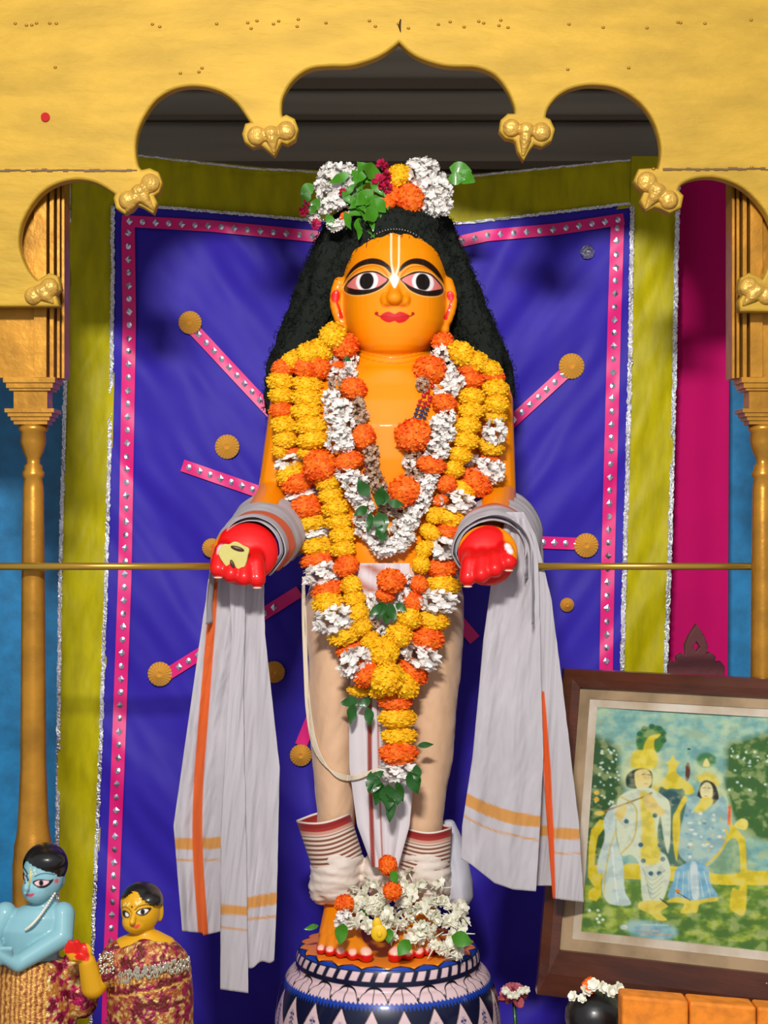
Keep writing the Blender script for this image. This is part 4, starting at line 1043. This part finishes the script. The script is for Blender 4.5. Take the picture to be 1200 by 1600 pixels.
# blue figurine
yk = -0.345
kr = thing('blue_figurine', (P(45,0,yk).x, yk, 0), 'pale blue flute-player figurine with black hair and brocade skirt at the bottom left', 'figurine')
B = MB(); PK = lambda px, py, d=0: P(px, py, yk) + Vector((0, d, 0))
Rt = Matrix.Rotation(math.radians(-8), 3, 'Y')
B.ell(PK(68,1366), (0.0275,0.029,0.034), 28, Rt); B.ell(PK(60,1386,-0.010), (0.020,0.021,0.020), 20)
B.cap(PK(70,1392,0.004), PK(68,1425,0.006), 0.0135, 0.018); B.ell(PK(48,1386,-0.033),(0.0035,0.005,0.003),12)
B.cap(PK(50,1362,-0.028), PK(50,1379,-0.035), 0.0030, 0.0042)
B.ell(PK(95,1374,0.006), (0.005,0.006,0.012), 14)
B.loft([(P(0,a,yk).z, P(b,0,yk).x, yk+0.004, c*S(yk), d) for a, b, c, d in [(1408,66,12,0.012),(1418,62,32,0.02),(1430,58,48,0.026),(1450,52,54,0.03),(1480,46,46,0.028),(1510,46,44,0.028)][::-1]], 32)
B.cap(PK(98,1428,0), PK(100,1458,-0.012), 0.0165, 0.015); B.cap(PK(100,1460,-0.012), PK(40,1492,-0.045), 0.0155, 0.011)
B.cap(PK(8,1428,0), PK(-14,1466,-0.012), 0.0165, 0.015); B.cap(PK(-14,1466,-0.012), PK(14,1480,-0.05), 0.015, 0.011)
B.cap(PK(40,1492,-0.045), PK(10,1470,-0.058), 0.011, 0.008)
for k in range(4): B.cap(PK(8-k*5,1466+k*2,-0.058), PK(2-k*5,1456+k*2,-0.062), 0.004, 0.003, 8)
for k in range(4): B.cap(PK(16+k*5,1474,-0.056), PK(18+k*5,1463,-0.062), 0.004, 0.003, 8)
me = remesh(B, 0.0018, 3); refine_mesh(me, nearpx(62,1366,36,yk,yk-0.004), 1)
def kp(p, co):
    m = (co[:,1] < yk+0.004); f = lambda pts: [(30+a/5.93, 1300+b/5.93) for a, b in pts]; K = dict(aa=0.6, mask=m)
    p.stroke(f([(185,372),(230,350),(290,345),(355,365)]), 1.3, (10,40,60), **K); p.stroke(f([(50,315),(85,330),(115,365),(130,400)]), 2.6, (10,30,40), **K)
    p.poly(f([(162,428),(200,400),(250,395),(310,408),(350,405),(320,450),(270,478),(210,470)]), (20,14,20), **K)
    p.poly(f([(180,430),(215,408),(260,406),(312,420),(280,450),(220,455)]), (240,196,200), **K); p.ell(30+243/5.93,1300+430/5.93,3.4,4.6,(12,8,10),aa=0.6,mask=m)
    p.poly(f([(35,350),(70,360),(105,400),(110,425),(70,425),(35,410)]), (20,14,20), **K); p.poly(f([(70,375),(98,402),(100,416),(75,412)]), (240,200,204), **K)
    p.poly(f([(85,520),(110,530),(140,528),(185,520),(165,550),(120,555),(95,540)]), (206,70,100), **K)
    p.stroke(f([(135,300),(145,370),(140,430)]), 2.2, (214,196,120), **K)
    for a, b in ((150,330),(165,350),(175,320),(190,345),(180,310)): p.ell(30+a/5.93,1300+b/5.93,1.2,1.2,(230,210,150),aa=0.5,mask=m)
    p.ell(30+370/5.93,1300+425/5.93,2.6,4,(210,90,110),aa=0.8)
figure_paint(me, (132,180,190), kp, 0, 0, yk)
link_mesh('body', me, lacquer, kr)
B = MB(); B.ell(PK(70,1352,0.004), (0.0305,0.032,0.030), 28, Rt); B.ell(PK(76,1342,-0.006), (0.026,0.026,0.017), 20); B.ell(PK(88,1356,0.0), (0.0125,0.022,0.018), 16); B.ell(PK(84,1352,-0.016),(0.010,0.009,0.011),12)
blk = mat('black_paint', (18,18,18), 0.35, coat=0.3)
# cap is opened over the face by keeping it behind the brow plane
hme = remesh(B, 0.0025, 2)
bm = bmesh.new(); bm.from_mesh(hme)
bmesh.ops.delete(bm, geom=[v for v in bm.verts if v.co.y < yk-0.004 and v.co.z < P(0, 1343 + max(0,(v.co.x/S(yk)+600-48))*0.42, yk).z and v.co.x < P(92,0,yk).x], context='VERTS'); bm.to_mesh(hme); bm.free()
link_mesh('hair', hme, blk, kr)
q = MB()
for k in range(22):
    t = k/21; q.ell(PK(88-t*40,1393+50*t+6*math.sin(t*3),-0.012-0.022*math.sin(t*2.2)), (0.0021,)*3, 7)
q.build('necklace', mat('pearl', (230,222,205), 0.3), kr)
broc = mat('brocade', attr=True, rough=0.35, metal=0.35, bump=1.0, bscale=230, bdist=0.003)
def brocade(name, B_, root, pal, stripes=None, vox=0.003, seed=0):
    me = remesh(B_, vox, 2); co = coords(me)
    n1 = fbm(co+seed, 70, 3); n2 = fbm(co+5+seed, 150, 2)
    c = np.tile(np.array(lin(pal[0])), (len(co),1))
    c[n1 > 0.12] = lin(pal[1]); c[n2 > 0.22] = lin(pal[2]); c[(n1 < -0.25)] = lin(pal[3])
    if stripes:
        m = stripes(co); c[m == 1] = lin((226,170,80)); c[m == 2] = lin((150,80,40))
    setcol(me, c); return link_mesh(name, me, broc, root)
PAL = [(176,20,84),(196,126,56),(232,200,130),(120,14,44)]
B = MB(); B.loft([(P(0,a,yk).z if a < 1650 else 0.0, P(b,0,yk).x, yk+0.004, c*S(yk), d) for a, b, c, d in [(1497,46,42,0.034),(1502,46,52,0.040),(1540,48,62,0.048),(1600,48,70,0.055),(1700,48,84,0.06)][::-1]], 40)
B.ell(PK(112,1520,0.01), (0.016,0.02,0.03), 16); B.ell(PK(128,1560,0.008), (0.022,0.02,0.03), 16)
brocade('skirt', B, kr, PAL, lambda co: np.where(co[:,0] < P(82,0,yk).x, np.where(np.sin(co[:,0]*900+np.sin(co[:,2]*300)*0.4) > 0, 1, 2), 0))
# figurine in a sari
yr = -0.375
ra = thing('sari_figurine', (P(228,0,yr).x, yr, 0), 'small yellow-faced figurine in a magenta and gold sari raising a red palm, lower left', 'figurine')
PR = lambda px, py, d=0: P(px, py, yr) + Vector((0, d, 0))
B = MB(); B.ell(PR(220,1422), (0.0262,0.027,0.030), 28); B.ell(PR(214,1438,-0.008), (0.019,0.019,0.0155), 18); B.ell(PR(218,1412,0.0), (0.0258,0.026,0.025), 18)
B.cap(PR(222,1440,0.003), PR(226,1468,0.004), 0.0125, 0.017); B.cap(PR(214,1420,-0.026), PR(212,1432,-0.031), 0.0026, 0.0042)
B.ell(PR(249,1425,0.004), (0.0055,0.006,0.014), 14); B.ell(PR(195,1436,0.004), (0.0035,0.006,0.010), 14)
B.loft([(P(0,a,yr).z, P(b,0,yr).x, yr+0.004, c*S(yr), d) for a, b, c, d in [(1456,228,18,0.015),(1468,226,44,0.022),(1490,226,58,0.03),(1540,230,60,0.034),(1600,232,60,0.034)][::-1]], 32)
B.cap(PR(176,1500,-0.004), PR(152,1534,-0.020), 0.0165, 0.0155); B.cap(PR(150,1534,-0.022), PR(143,1492,-0.034), 0.0165, 0.0115)
B.ell(PR(137,1478,-0.036), (0.0125,0.0075,0.0145), 16, Matrix.Rotation(0.5,3,'Y'))
for k, (a, b, c_, d_) in enumerate(((133,1474,129,1459),(127,1476,119,1460),(124,1480,115,1466),(122,1485,113,1472))): B.cap(PR(a,b,-0.038), PR(c_,d_,-0.042), 0.0052, 0.0040, 10)
B.cap(PR(141,1486,-0.038), PR(128,1482,-0.05), 0.0050, 0.0036, 10)
me = remesh(B, 0.0016, 3); refine_mesh(me, nearpx(216,1424,32,yr,yr-0.002), 1)
def rp(p, co):
    m = (co[:,1] < yr+0.004); f = lambda pts: [(110+a/6, 1370+b/6) for a, b in pts]; K = dict(aa=0.55, mask=m)
    p.stroke(f([(497,270),(530,252),(570,262),(598,290)]), 1.1, (40,14,4), **K); p.stroke(f([(632,270),(670,235),(740,225),(795,245)]), 1.3, (40,14,4), **K)
    p.poly(f([(640,295),(670,262),(720,250),(780,262),(740,310),(690,322)]), (34,14,6), **K); p.poly(f([(655,292),(685,268),(725,262),(755,275),(720,304),(685,308)]), (242,230,214), **K)
    p.ell(110+703/6,1370+286/6,3.4,4.2,(14,8,6),aa=0.5,mask=m)
    p.poly(f([(505,295),(540,282),(580,305),(570,345),(530,350),(505,330)]), (34,14,6), **K); p.poly(f([(540,300),(572,312),(565,335),(538,332)]), (242,230,214), **K)
    p.poly(f([(600,410),(625,415),(650,402),(682,405),(660,435),(632,442)]), (226,80,50), **K)
    p.ell(110+602/6,1370+242/6,1.5,1.8,(110,10,10),aa=0.5,mask=m)
    for a, b in ((560,230),(540,220),(650,215),(665,205),(640,200),(520,235),(575,215),(680,195)): p.ell(110+a/6,1370+b/6,1.0,1.6,(240,220,150),aa=0.5,mask=m)
    p.poly([(119,1455),(131,1452),(142,1462),(148,1480),(146,1488),(132,1484),(124,1476),(112,1476),(110,1460)], (212,24,10), aa=0.8)
figure_paint(me, (216,158,18), rp, 0, 0, yr)
link_mesh('body', me, lacquer, ra)
B = MB(); B.ell(PR(221,1410,0.005), (0.0288,0.029,0.0265), 28); B.ell(PR(234,1404,-0.006), (0.018,0.021,0.014), 18); B.ell(PR(206,1406,-0.006), (0.015,0.02,0.015), 18)
hme = remesh(B, 0.0024, 2); bm = bmesh.new(); bm.from_mesh(hme)
bmesh.ops.delete(bm, geom=[v for v in bm.verts if v.co.y < yr-0.002 and v.co.z < P(0, 1392+abs((v.co.x/S(yr)+600)-209)*0.48, yr).z], context='VERTS'); bm.to_mesh(hme); bm.free()
link_mesh('hair', hme, blk, ra)
B = MB(); B.loft([(P(0,a,yr).z if a < 1650 else 0.0, P(b,0,yr).x, yr+0.004, c*S(yr), d) for a, b, c, d in [(1466,232,30,0.022),(1474,230,46,0.028),(1490,231,60,0.035),(1510,232,66,0.039),(1560,234,68,0.042),(1640,236,66,0.045),(1700,236,70,0.05)][::-1]], 40)
B.cap(PR(182,1490,0), PR(170,1516,-0.012), 0.018, 0.020); B.ell(PR(228,1478,-0.012),(0.02,0.014,0.014),14)
bm2 = MB()
def sst(co):
    z = (1700-0) ; py = 800-(co[:,2]-0.9)/S(yr); px = co[:,0]/S(yr)+600; b = py + (px-230)*0.2
    return np.where((b > 1512) & (b < 1524) , np.where(np.sin(px*1.2) > 0, 1, 2), np.where((b > 1538) & (b < 1541), 1, 0))
brocade('sari', B, ra, [(150,24,70),(168,92,44),(214,176,104),(104,30,20)], sst, 0.0028, 3)
q = MB(); random.seed(4)
for k in range(230):
    px = random.uniform(176,298); off = random.choice((0,5,9,14)); py = 1512+off-(px-230)*0.2; dx = (px-232)/66
    if abs(dx) > 0.97: continue
    q.ell(P(px, py+random.uniform(-2.5,2.5), yr+0.004-0.042*math.sqrt(1-dx*dx)), (0.0016,0.0010,0.0034), 6, Matrix.Rotation(random.uniform(-.5,.5),3,'Y'))
for k in range(60):
    px = random.uniform(155,178); py = random.uniform(1484,1522); q.ell(P(px,py,yr-0.034), (0.0018,0.001,0.0018), 6)
q.build('sequin_trim', mat('sequin', (225,215,190), 0.2, 0.9), ra)
# crown of a small statue at the lower right
yh = -0.36
hd = thing('black_haired_figurine', (P(930,0,yh).x, yh, 0), 'small figurine showing only its black hair dome with white flowers, lower right below the picture', 'figurine')
PH = lambda px, py, d=0: P(px, py, yh) + Vector((0, d, 0))
B = MB(); B.ell(PH(930,1600), (0.034,0.036,0.040), 28); B.cap(PH(930,1620,0.004), PH(930,1660,0.004), 0.015, 0.02); B.loft([(P(0,1650,yh).z, P(930,0,yh).x, yh, 0.05, 0.025),(0.0, P(930,0,yh).x, yh, 0.055, 0.04)][::-1], 30)
me = remesh(B, 0.003, 3); figure_paint(me, (216,158,18), lambda p, co: None, 0, 0, yh); link_mesh('body', me, lacquer, hd)
B = MB(); B.ell(PH(930,1590,0.003), (0.041,0.042,0.038), 28); hme = remesh(B, 0.003, 2); link_mesh('hair', hme, blk, hd)
random.seed(8)
fs = thing('flower_sprig', PH(930,1550,-0.01), 'white tuberose sprig with an orange petal on the black hair dome below the picture', 'flower')
for px, py, s_ in ((893,1546,20),(912,1538,24),(925,1528,24),(938,1532,22),(950,1538,24),(962,1534,24),(906,1550,18)):
    o = bpy.data.objects.new('blossom', random.choice(BL)); COL.objects.link(o); loc = PH(px,py+4,-0.02); o.parent = fs; o.location = loc-org(fs); s = s_*0.55*S(yh); o.scale = (s,s,s); o.rotation_euler = (1.2+random.uniform(-.5,.5), random.uniform(-.6,.6), random.uniform(-1,1)); ORG[o.name] = loc
bloom(fs, 'O', 921, 1541, 22, 26, y=yh-0.012)
# orange cloth covered box
q = MB()
for k in range(3):
    x0 = 972+k*106; x1 = x0+104; a = P(x0, 1556+(x0-972)*0.085, -0.46); b = P(x1, 1556+(x1-972)*0.085, -0.46)
    q.add([(a.x,-0.46,0),(b.x,-0.46,0),(b.x,-0.42,0),(a.x,-0.42,0),(a.x,-0.46,a.z),(b.x,-0.46,b.z),(b.x,-0.42,b.z),(a.x,-0.42,a.z)],
          [(0,3,2,1),(4,5,6,7),(0,1,5,4),(1,2,6,5),(2,3,7,6),(3,0,4,7)])
ob = q.build('orange_cushion', mat('orange_cloth', (240,136,24), 0.6, var=0.3, vscale=60, bump=0.4, bscale=90), None, False)
md = ob.modifiers.new('b', 'BEVEL'); md.width = 0.004; md.segments = 3
meta(ob, 'orange cloth-covered segmented bolster along the bottom right, in front of the picture', 'cushion')
# pink rose beside the pedestal
yo = -0.02
rs = thing('pink_rose', (P(803,0,yo).x, yo, 0), 'pale pink rose with white petals right of the lotus pedestal', 'flower')
V = []; F = []; random.seed(9)
for k in range(46): n_ = rv(); n_.z = abs(n_.z); d = (n_*0.8+rv()*0.5).normalized(); petal(V, F, None, n_*0.35, d, d.cross(n_).normalized(), 0.7, 0.75, n_, 0.15, 3)
c = P(803,1562,yo); q = MB(); q.add([v*0.023+c for v in V], F); q.build('bloom', fl('rose_pale', (222,130,140), (190,84,100)), rs)
q = MB(); q.tube([c, (c.x+0.004, yo, c.z*0.5), (c.x, yo, 0.0)], 0.003, 8); q.build('stem', mg, rs)
for k in range(5):
    o = bpy.data.objects.new('petal', random.choice(BL)); COL.objects.link(o); loc = P(790+k*8, 1549+random.uniform(-3,6), yo-0.02); o.parent = rs; o.location = loc-org(rs); o.scale = (0.008,)*3; o.rotation_euler = (1.3,random.uniform(-1,1),0); ORG[o.name] = loc
# ------------------------------------------------------------------ framed picture
TL, TR, BL_, BR = (933,1105), (1223,1122), (908,1455), (1219,1489)
def pic(u_, v_, h=0.0):
    px = (TL[0]*(1-u_)+TR[0]*u_)*(1-v_) + (BL_[0]*(1-u_)+BR[0]*u_)*v_; py = (TL[1]*(1-u_)+TR[1]*u_)*(1-v_) + (BL_[1]*(1-u_)+BR[1]*u_)*v_
    return P(px, py, -0.10 - 0.05*v_ - 0.20*u_) + Vector((0, -h, 0))
fr = thing('framed_picture', pic(0.5, 1.2), 'old brown wooden frame with a faded green and yellow painting at the lower right', 'picture')
nu, nv = 250, 300; V = []; F = []; UU = []
for j in range(nv+1):
    for i in range(nu+1): V.append(pic(i/nu, j/nv, 0.001)); UU.append((i/nu, j/nv))
for j in range(nv):
    for i in range(nu): a = j*(nu+1)+i; F.append((a, a+nu+1, a+nu+2, a+1))
UU = np.array(UU)
gx = (TL[0]*(1-UU[:,0])+TR[0]*UU[:,0])*(1-UU[:,1]) + (BL_[0]*(1-UU[:,0])+BR[0]*UU[:,0])*UU[:,1]
gy = (TL[1]*(1-UU[:,0])+TR[1]*UU[:,0])*(1-UU[:,1]) + (BL_[1]*(1-UU[:,0])+BR[1]*UU[:,0])*UU[:,1]
X_ = (gx-900)*3.81; Y_ = (gy-1060)*3.81
p = Paint(X_, Y_, (126,172,160))
pts3 = np.stack([X_*0.006, Y_*0.014, np.zeros(len(X_))], 1); nz = fbm(pts3, 1, 4); nz2 = fbm(pts3*np.array((2.2,1.2,1))+7, 1, 4)
al = np.arange(len(X_))
p.blend(al, np.clip(nz*1.0, 0, 0.5), (176,196,150)); p.blend(al, np.clip(-nz*1.0, 0, 0.5), (88,146,150))
p.blend(al, np.clip((Y_-1150+nz2*50)/60, 0, 1), (86,124,34)); p.blend(al, np.clip((Y_-1150)/100, 0, 1)*np.clip(nz*2, 0, 0.8), (150,170,50)); p.blend(al, np.clip((Y_-1300)/80,0,1)*np.clip(-nz2*1,0,0.4), (44,92,34))
def q_(pts, c, **k): p.poly(pts, c, aa=k.pop('aa', 4), **k)
q_([(60,400),(160,360),(250,420),(260,560),(290,640),(270,800),(260,1000),(120,1150),(60,1150)], (46,86,44), aa=22); q_([(900,400),(960,370),(1240,360),(1240,900),(1100,960),(960,860),(880,700),(890,520)], (52,96,34), aa=22)
p.blend(al, np.clip(nz2*1.5-0.1, 0, 0.4)*((X_ < 270)|(X_ > 900))*(Y_ > 400)*(Y_ < 1150), (92,130,60))
random.seed(3)
for k in range(70):
    if k < 40: a, b = random.uniform(110,260), random.uniform(420,780)
    else: a, b = random.uniform(910,1200), random.uniform(380,680)
    p.ell(a, b, random.uniform(4,9), random.uniform(4,8), (190,214,196), aa=3)
for a, b in ((122,680),(122,720)): p.ell(a, b, 16, 14, (210,170,50), aa=3)
YL = (206,186,30); YD = (176,146,18)
q_([(450,640),(520,590),(545,560),(548,520),(535,500),(560,485),(575,455),(590,485),(615,500),(600,525),(598,560),(640,600),(690,640),(700,680),(650,690),(600,660),(560,655),(500,680),(460,680)], YL)
q_([(490,680),(540,660),(600,660),(650,700),(650,1120),(500,1120)], (70,110,90)); q_([(500,700),(560,665),(630,700),(600,760),(530,760)], (40,80,84), aa=8)
q_([(90,900),(140,840),(210,850),(160,900),(130,940),(115,1020),(110,1110),(280,1110),(330,1100),(600,1120),(1200,1150),(1200,1230),(900,1230),(560,1205),(260,1190),(150,1190),(150,1290),(120,1325),(70,1310),(75,1260),(110,1240),(70,1180),(75,1000)], YL, smooth=False, aa=3)
q_([(860,900),(1000,960),(1000,1140),(780,1140)], (120,156,120)); q_([(900,840),(940,880),(985,930),(1010,1000),(1010,1380),(940,1390),(915,1350),(930,1250),(975,1240),(970,1000),(930,950),(860,1010),(850,960)], YL); q_([(940,880),(980,835),(1020,850),(1010,900)], (214,200,90))
q_([(280,560),(330,440),(420,430),(500,450),(520,560),(480,640),(300,640)], (196,204,150), aa=30)
q_([(370,430),(360,340),(410,290),(480,280),(530,310),(530,370),(490,440),(440,420)], (64,120,50), aa=6); q_([(400,430),(430,350),(500,330),(490,350),(465,370),(460,440)], YL)
for k in range(7): a = math.pi*(0.9+k*0.2); p.ell(450+75*math.cos(a), 350+65*math.sin(a), 17, 15, (40,96,60), aa=3)
q_([(335,530),(340,440),(400,425),(470,430),(470,530)], (214,196,60)); q_([(300,640),(300,580),(340,545),(400,535),(450,560),(450,640),(420,660),(340,655)], (26,56,50)); q_([(348,570),(370,545),(420,540),(448,580),(445,630),(400,665),(360,650)], (214,196,124))
p.stroke([(392,572),(412,568)], 4, (50,60,40), aa=2); p.stroke([(425,572),(442,574)], 4, (50,60,40), aa=2); p.stroke([(405,628),(425,626)], 4, (180,90,60), aa=2)
q_([(262,700),(340,660),(430,650),(520,700),(560,760),(560,960),(545,1040),(520,940),(500,820),(480,1000),(540,1060),(560,1180),(500,1340),(400,1330),(380,1120),(330,1050),(270,1050),(240,920),(240,760)], (196,206,180))
q_([(380,680),(440,690),(470,760),(470,880),(500,1080),(390,1090),(390,880)], (210,194,70), aa=10); q_([(240,760),(200,770),(165,850),(170,950),(130,1080),(130,1160),(160,1160),(155,1260),(200,1340),(325,1345),(290,1260),(280,1100),(250,1000),(235,900)], (186,204,196))
p.stroke([(240,900),(200,1020),(175,1160),(165,1280)], 8, (196,180,70), aa=4); p.stroke([(215,1000),(230,1180),(250,1330)], 7, (214,222,216), aa=4); p.stroke([(120,805),(240,765),(400,705),(450,680)], 9, (150,110,40), aa=3); p.ell(140,802,30,14,(206,180,40),aa=4)
q_([(400,710),(440,690),(500,760),(530,790),(500,820),(420,780)], (212,190,110)); q_([(230,800),(290,750),(300,790),(260,850)], (212,190,110)); p.stroke([(260,700),(350,760),(360,850),(340,960),(270,1040)], 9, (188,170,60), aa=4)
for a, b in ((385,990),(500,990),(515,1075),(400,1085),(445,1160),(495,1160),(470,815),(300,850)): p.ell(a, b, 15, 14, (46,96,116), aa=3)
for k in range(5): p.stroke([(395+k*8,1130+k*30),(450,1200+k*28),(530-k*8,1140+k*34)], 5, (150,166,150), aa=3)
q_([(380,1330),(480,1320),(550,1350),(500,1390),(540,1435),(490,1440),(440,1400),(375,1370)], (208,190,70)) 
q_([(700,620),(720,540),(780,520),(860,560),(880,640),(920,760),(900,850),(760,600)], (178,196,150), aa=14); p.ell(775,485,58,44,(60,120,70),aa=8); q_([(755,520),(775,475),(795,520)], (214,200,120))
q_([(725,610),(740,570),(800,560),(840,600),(845,640)], (206,190,80)); q_([(725,740),(735,640),(770,605),(820,625),(845,680),(840,740)], (40,36,30)); q_([(742,650),(775,618),(808,640),(812,700),(780,725),(745,700)], (216,206,150)); p.stroke([(752,652),(770,650)], 4, (50,50,40), aa=2); p.stroke([(782,652),(800,654)], 4, (50,50,40), aa=2); p.stroke([(765,700),(780,700)], 4, (190,100,70), aa=2)
q_([(740,715),(810,715),(800,760),(720,810),(680,800)], (208,192,70)); q_([(700,700),(740,720),(700,790),(780,790),(870,700),(900,760),(915,880),(880,1000),(800,1110),(720,1120),(620,1060),(610,950),(640,820),(660,740)], (140,176,176))
for k in range(40): a = random.uniform(650,890); b = random.uniform(780,1080); p.ell(a, b, random.uniform(6,14), random.uniform(5,10), random.choice([(196,206,170),(200,180,70),(96,146,176),(214,216,200)]), aa=4)
q_([(600,780),(640,700),(660,720),(620,800),(620,880),(600,1080),(580,1000),(575,840)], (208,186,44)); p.stroke([(890,900),(900,950),(850,1040),(760,1120),(700,1130)], 14, (200,180,50), aa=4)
q_([(600,1130),(700,1090),(780,1120),(800,1220),(830,1310),(560,1320),(580,1200)], (112,166,190)); q_([(680,1110),(720,1110),(730,1300),(690,1300)], (190,206,206)); 
for k in range(6): p.stroke([(610+k*30,1150),(590+k*42,1300)], 4, (176,204,214), aa=3)
q_([(540,1330),(600,1300),(700,1320),(830,1300),(835,1325),(740,1340),(720,1390),(690,1395),(620,1395),(640,1340)], (208,190,60))
q_([(905,755),(922,760),(920,870),(900,875)], (220,90,20), smooth=False); q_([(655,510),(672,505),(680,560),(665,610),(650,590)], (90,40,30)); p.ell(672,420,10,6,(40,50,50)); p.ell(605,1265,16,12,(200,130,30)); p.stroke([(605,1275),(680,1320)],6,(60,50,40),aa=2); p.stroke([(500,1310),(550,1350)],7,(70,40,30),aa=2)
q_([(300,1460),(380,1440),(560,1470),(600,1520),(500,1560),(330,1520)], (120,170,176), aa=16); p.ell(285,1480,22,15,(190,206,196),aa=4)
for k in range(16): p.stroke([(330+random.uniform(0,160),1460+k*6),(400+random.uniform(0,170),1462+k*6)], 4, random.choice([(190,200,190),(190,150,130),(120,160,180)]), aa=3)
for a, b in ((130,1380),(140,1410),(125,1430),(160,1435),(135,1450),(80,1380)): p.ell(a, b, 9, 8, (200,220,190), aa=3)
p.blend(al, np.clip(nz2*0.6, 0, 0.25), (210,210,150)); p.blend(al, np.clip(-nz2*0.5, 0, 0.2), (40,60,50))
mk('painting', V, F, mat('print_paper', attr=True, rough=0.45, coat=0.2), fr, cols=p.c)
def ringbox(name, o0, o1, h0, h1, m, bottom=(0,0), hb=-0.012):
    """mitred border between outer and inner offsets (in px units around the painting)"""
    Wp, Hp = 292, 352; V = []; F = []
    def cor(o, b, h): 
        u0, v0, u1, v1 = -o/Wp, -o/Hp, 1+o/Wp, 1+(o+b)/Hp
        return [pic(u0,v0,h), pic(u1,v0,h), pic(u1,v1,h), pic(u0,v1,h)]
    for lst in (cor(o0, bottom[0], hb), cor(o0, bottom[0], h0), cor((o0+o1)/2, (bottom[0]+bottom[1])/2, max(h0,h1)+ (0.004 if m is wood else 0)), cor(o1, bottom[1], h1), cor(o1, bottom[1], hb)): V += lst
    for r_ in range(4):
        for k in range(4): a = r_*4+k; b = r_*4+(k+1)%4; F.append((a, b, b+4, a+4))
    return mk(name, V, F, m, fr, False)
ringbox('white_mat', 13, 0, 0.002, 0.002, mat('mat_white', (206,196,180), 0.7, var=0.25, vscale=12, col2=(170,150,122)))
ringbox('beige_mat', 31, 13, 0.004, 0.004, mat('mat_beige', (168,142,108), 0.7, var=0.35, vscale=14, col2=(130,108,80)))
ringbox('frame', 58, 31, 0.010, 0.012, wood, (46,0))
q = MB()
for k in range(26):
    u_ = random.uniform(0.05,1.0); v_ = 1+random.uniform(42,85)/352; c = pic(u_, v_, 0.016); q.ell(c, (random.uniform(.001,.005),0.0008,random.uniform(.0008,.002)), 6, Matrix.Rotation(random.uniform(-1,1),3,'Y'))
q.build('paint_flecks', mat('fleck', (200,170,140), 0.7), fr)
# carved finial behind the picture
t = thing('carved_finial', P(1085,1060,0.16), 'dark carved wooden finial rising behind the top edge of the framed picture', 'ornament')
t.location.z = 0; ORG[t.name] = Vector(t.location)
out = [(1050,1120),(1044,1040),(1050,1034),(1058,1036),(1056,1026),(1064,1022),(1072,1026),(1070,1008),(1076,994),(1087,977),(1098,993),(1104,1010),(1100,1024),(1108,1020),(1116,1026),(1114,1036),(1124,1034),(1130,1042),(1124,1120)]
hole = [(1087,1000),(1094,1010),(1087,1020),(1080,1010)]
wd = mat('finial_wood', (92,34,40), 0.6, bump=0.4, bscale=80)
link_mesh('carving', flat_curve([out, hole], 0.16, 0.012, 0.0015), wd, t)
q = MB(); a = P(1062,1115,0.16); b = P(1112,1100,0.16); q.box((a.x,0.152,0.0), (b.x,0.168,b.z)); q.build('post', wd, t, False)
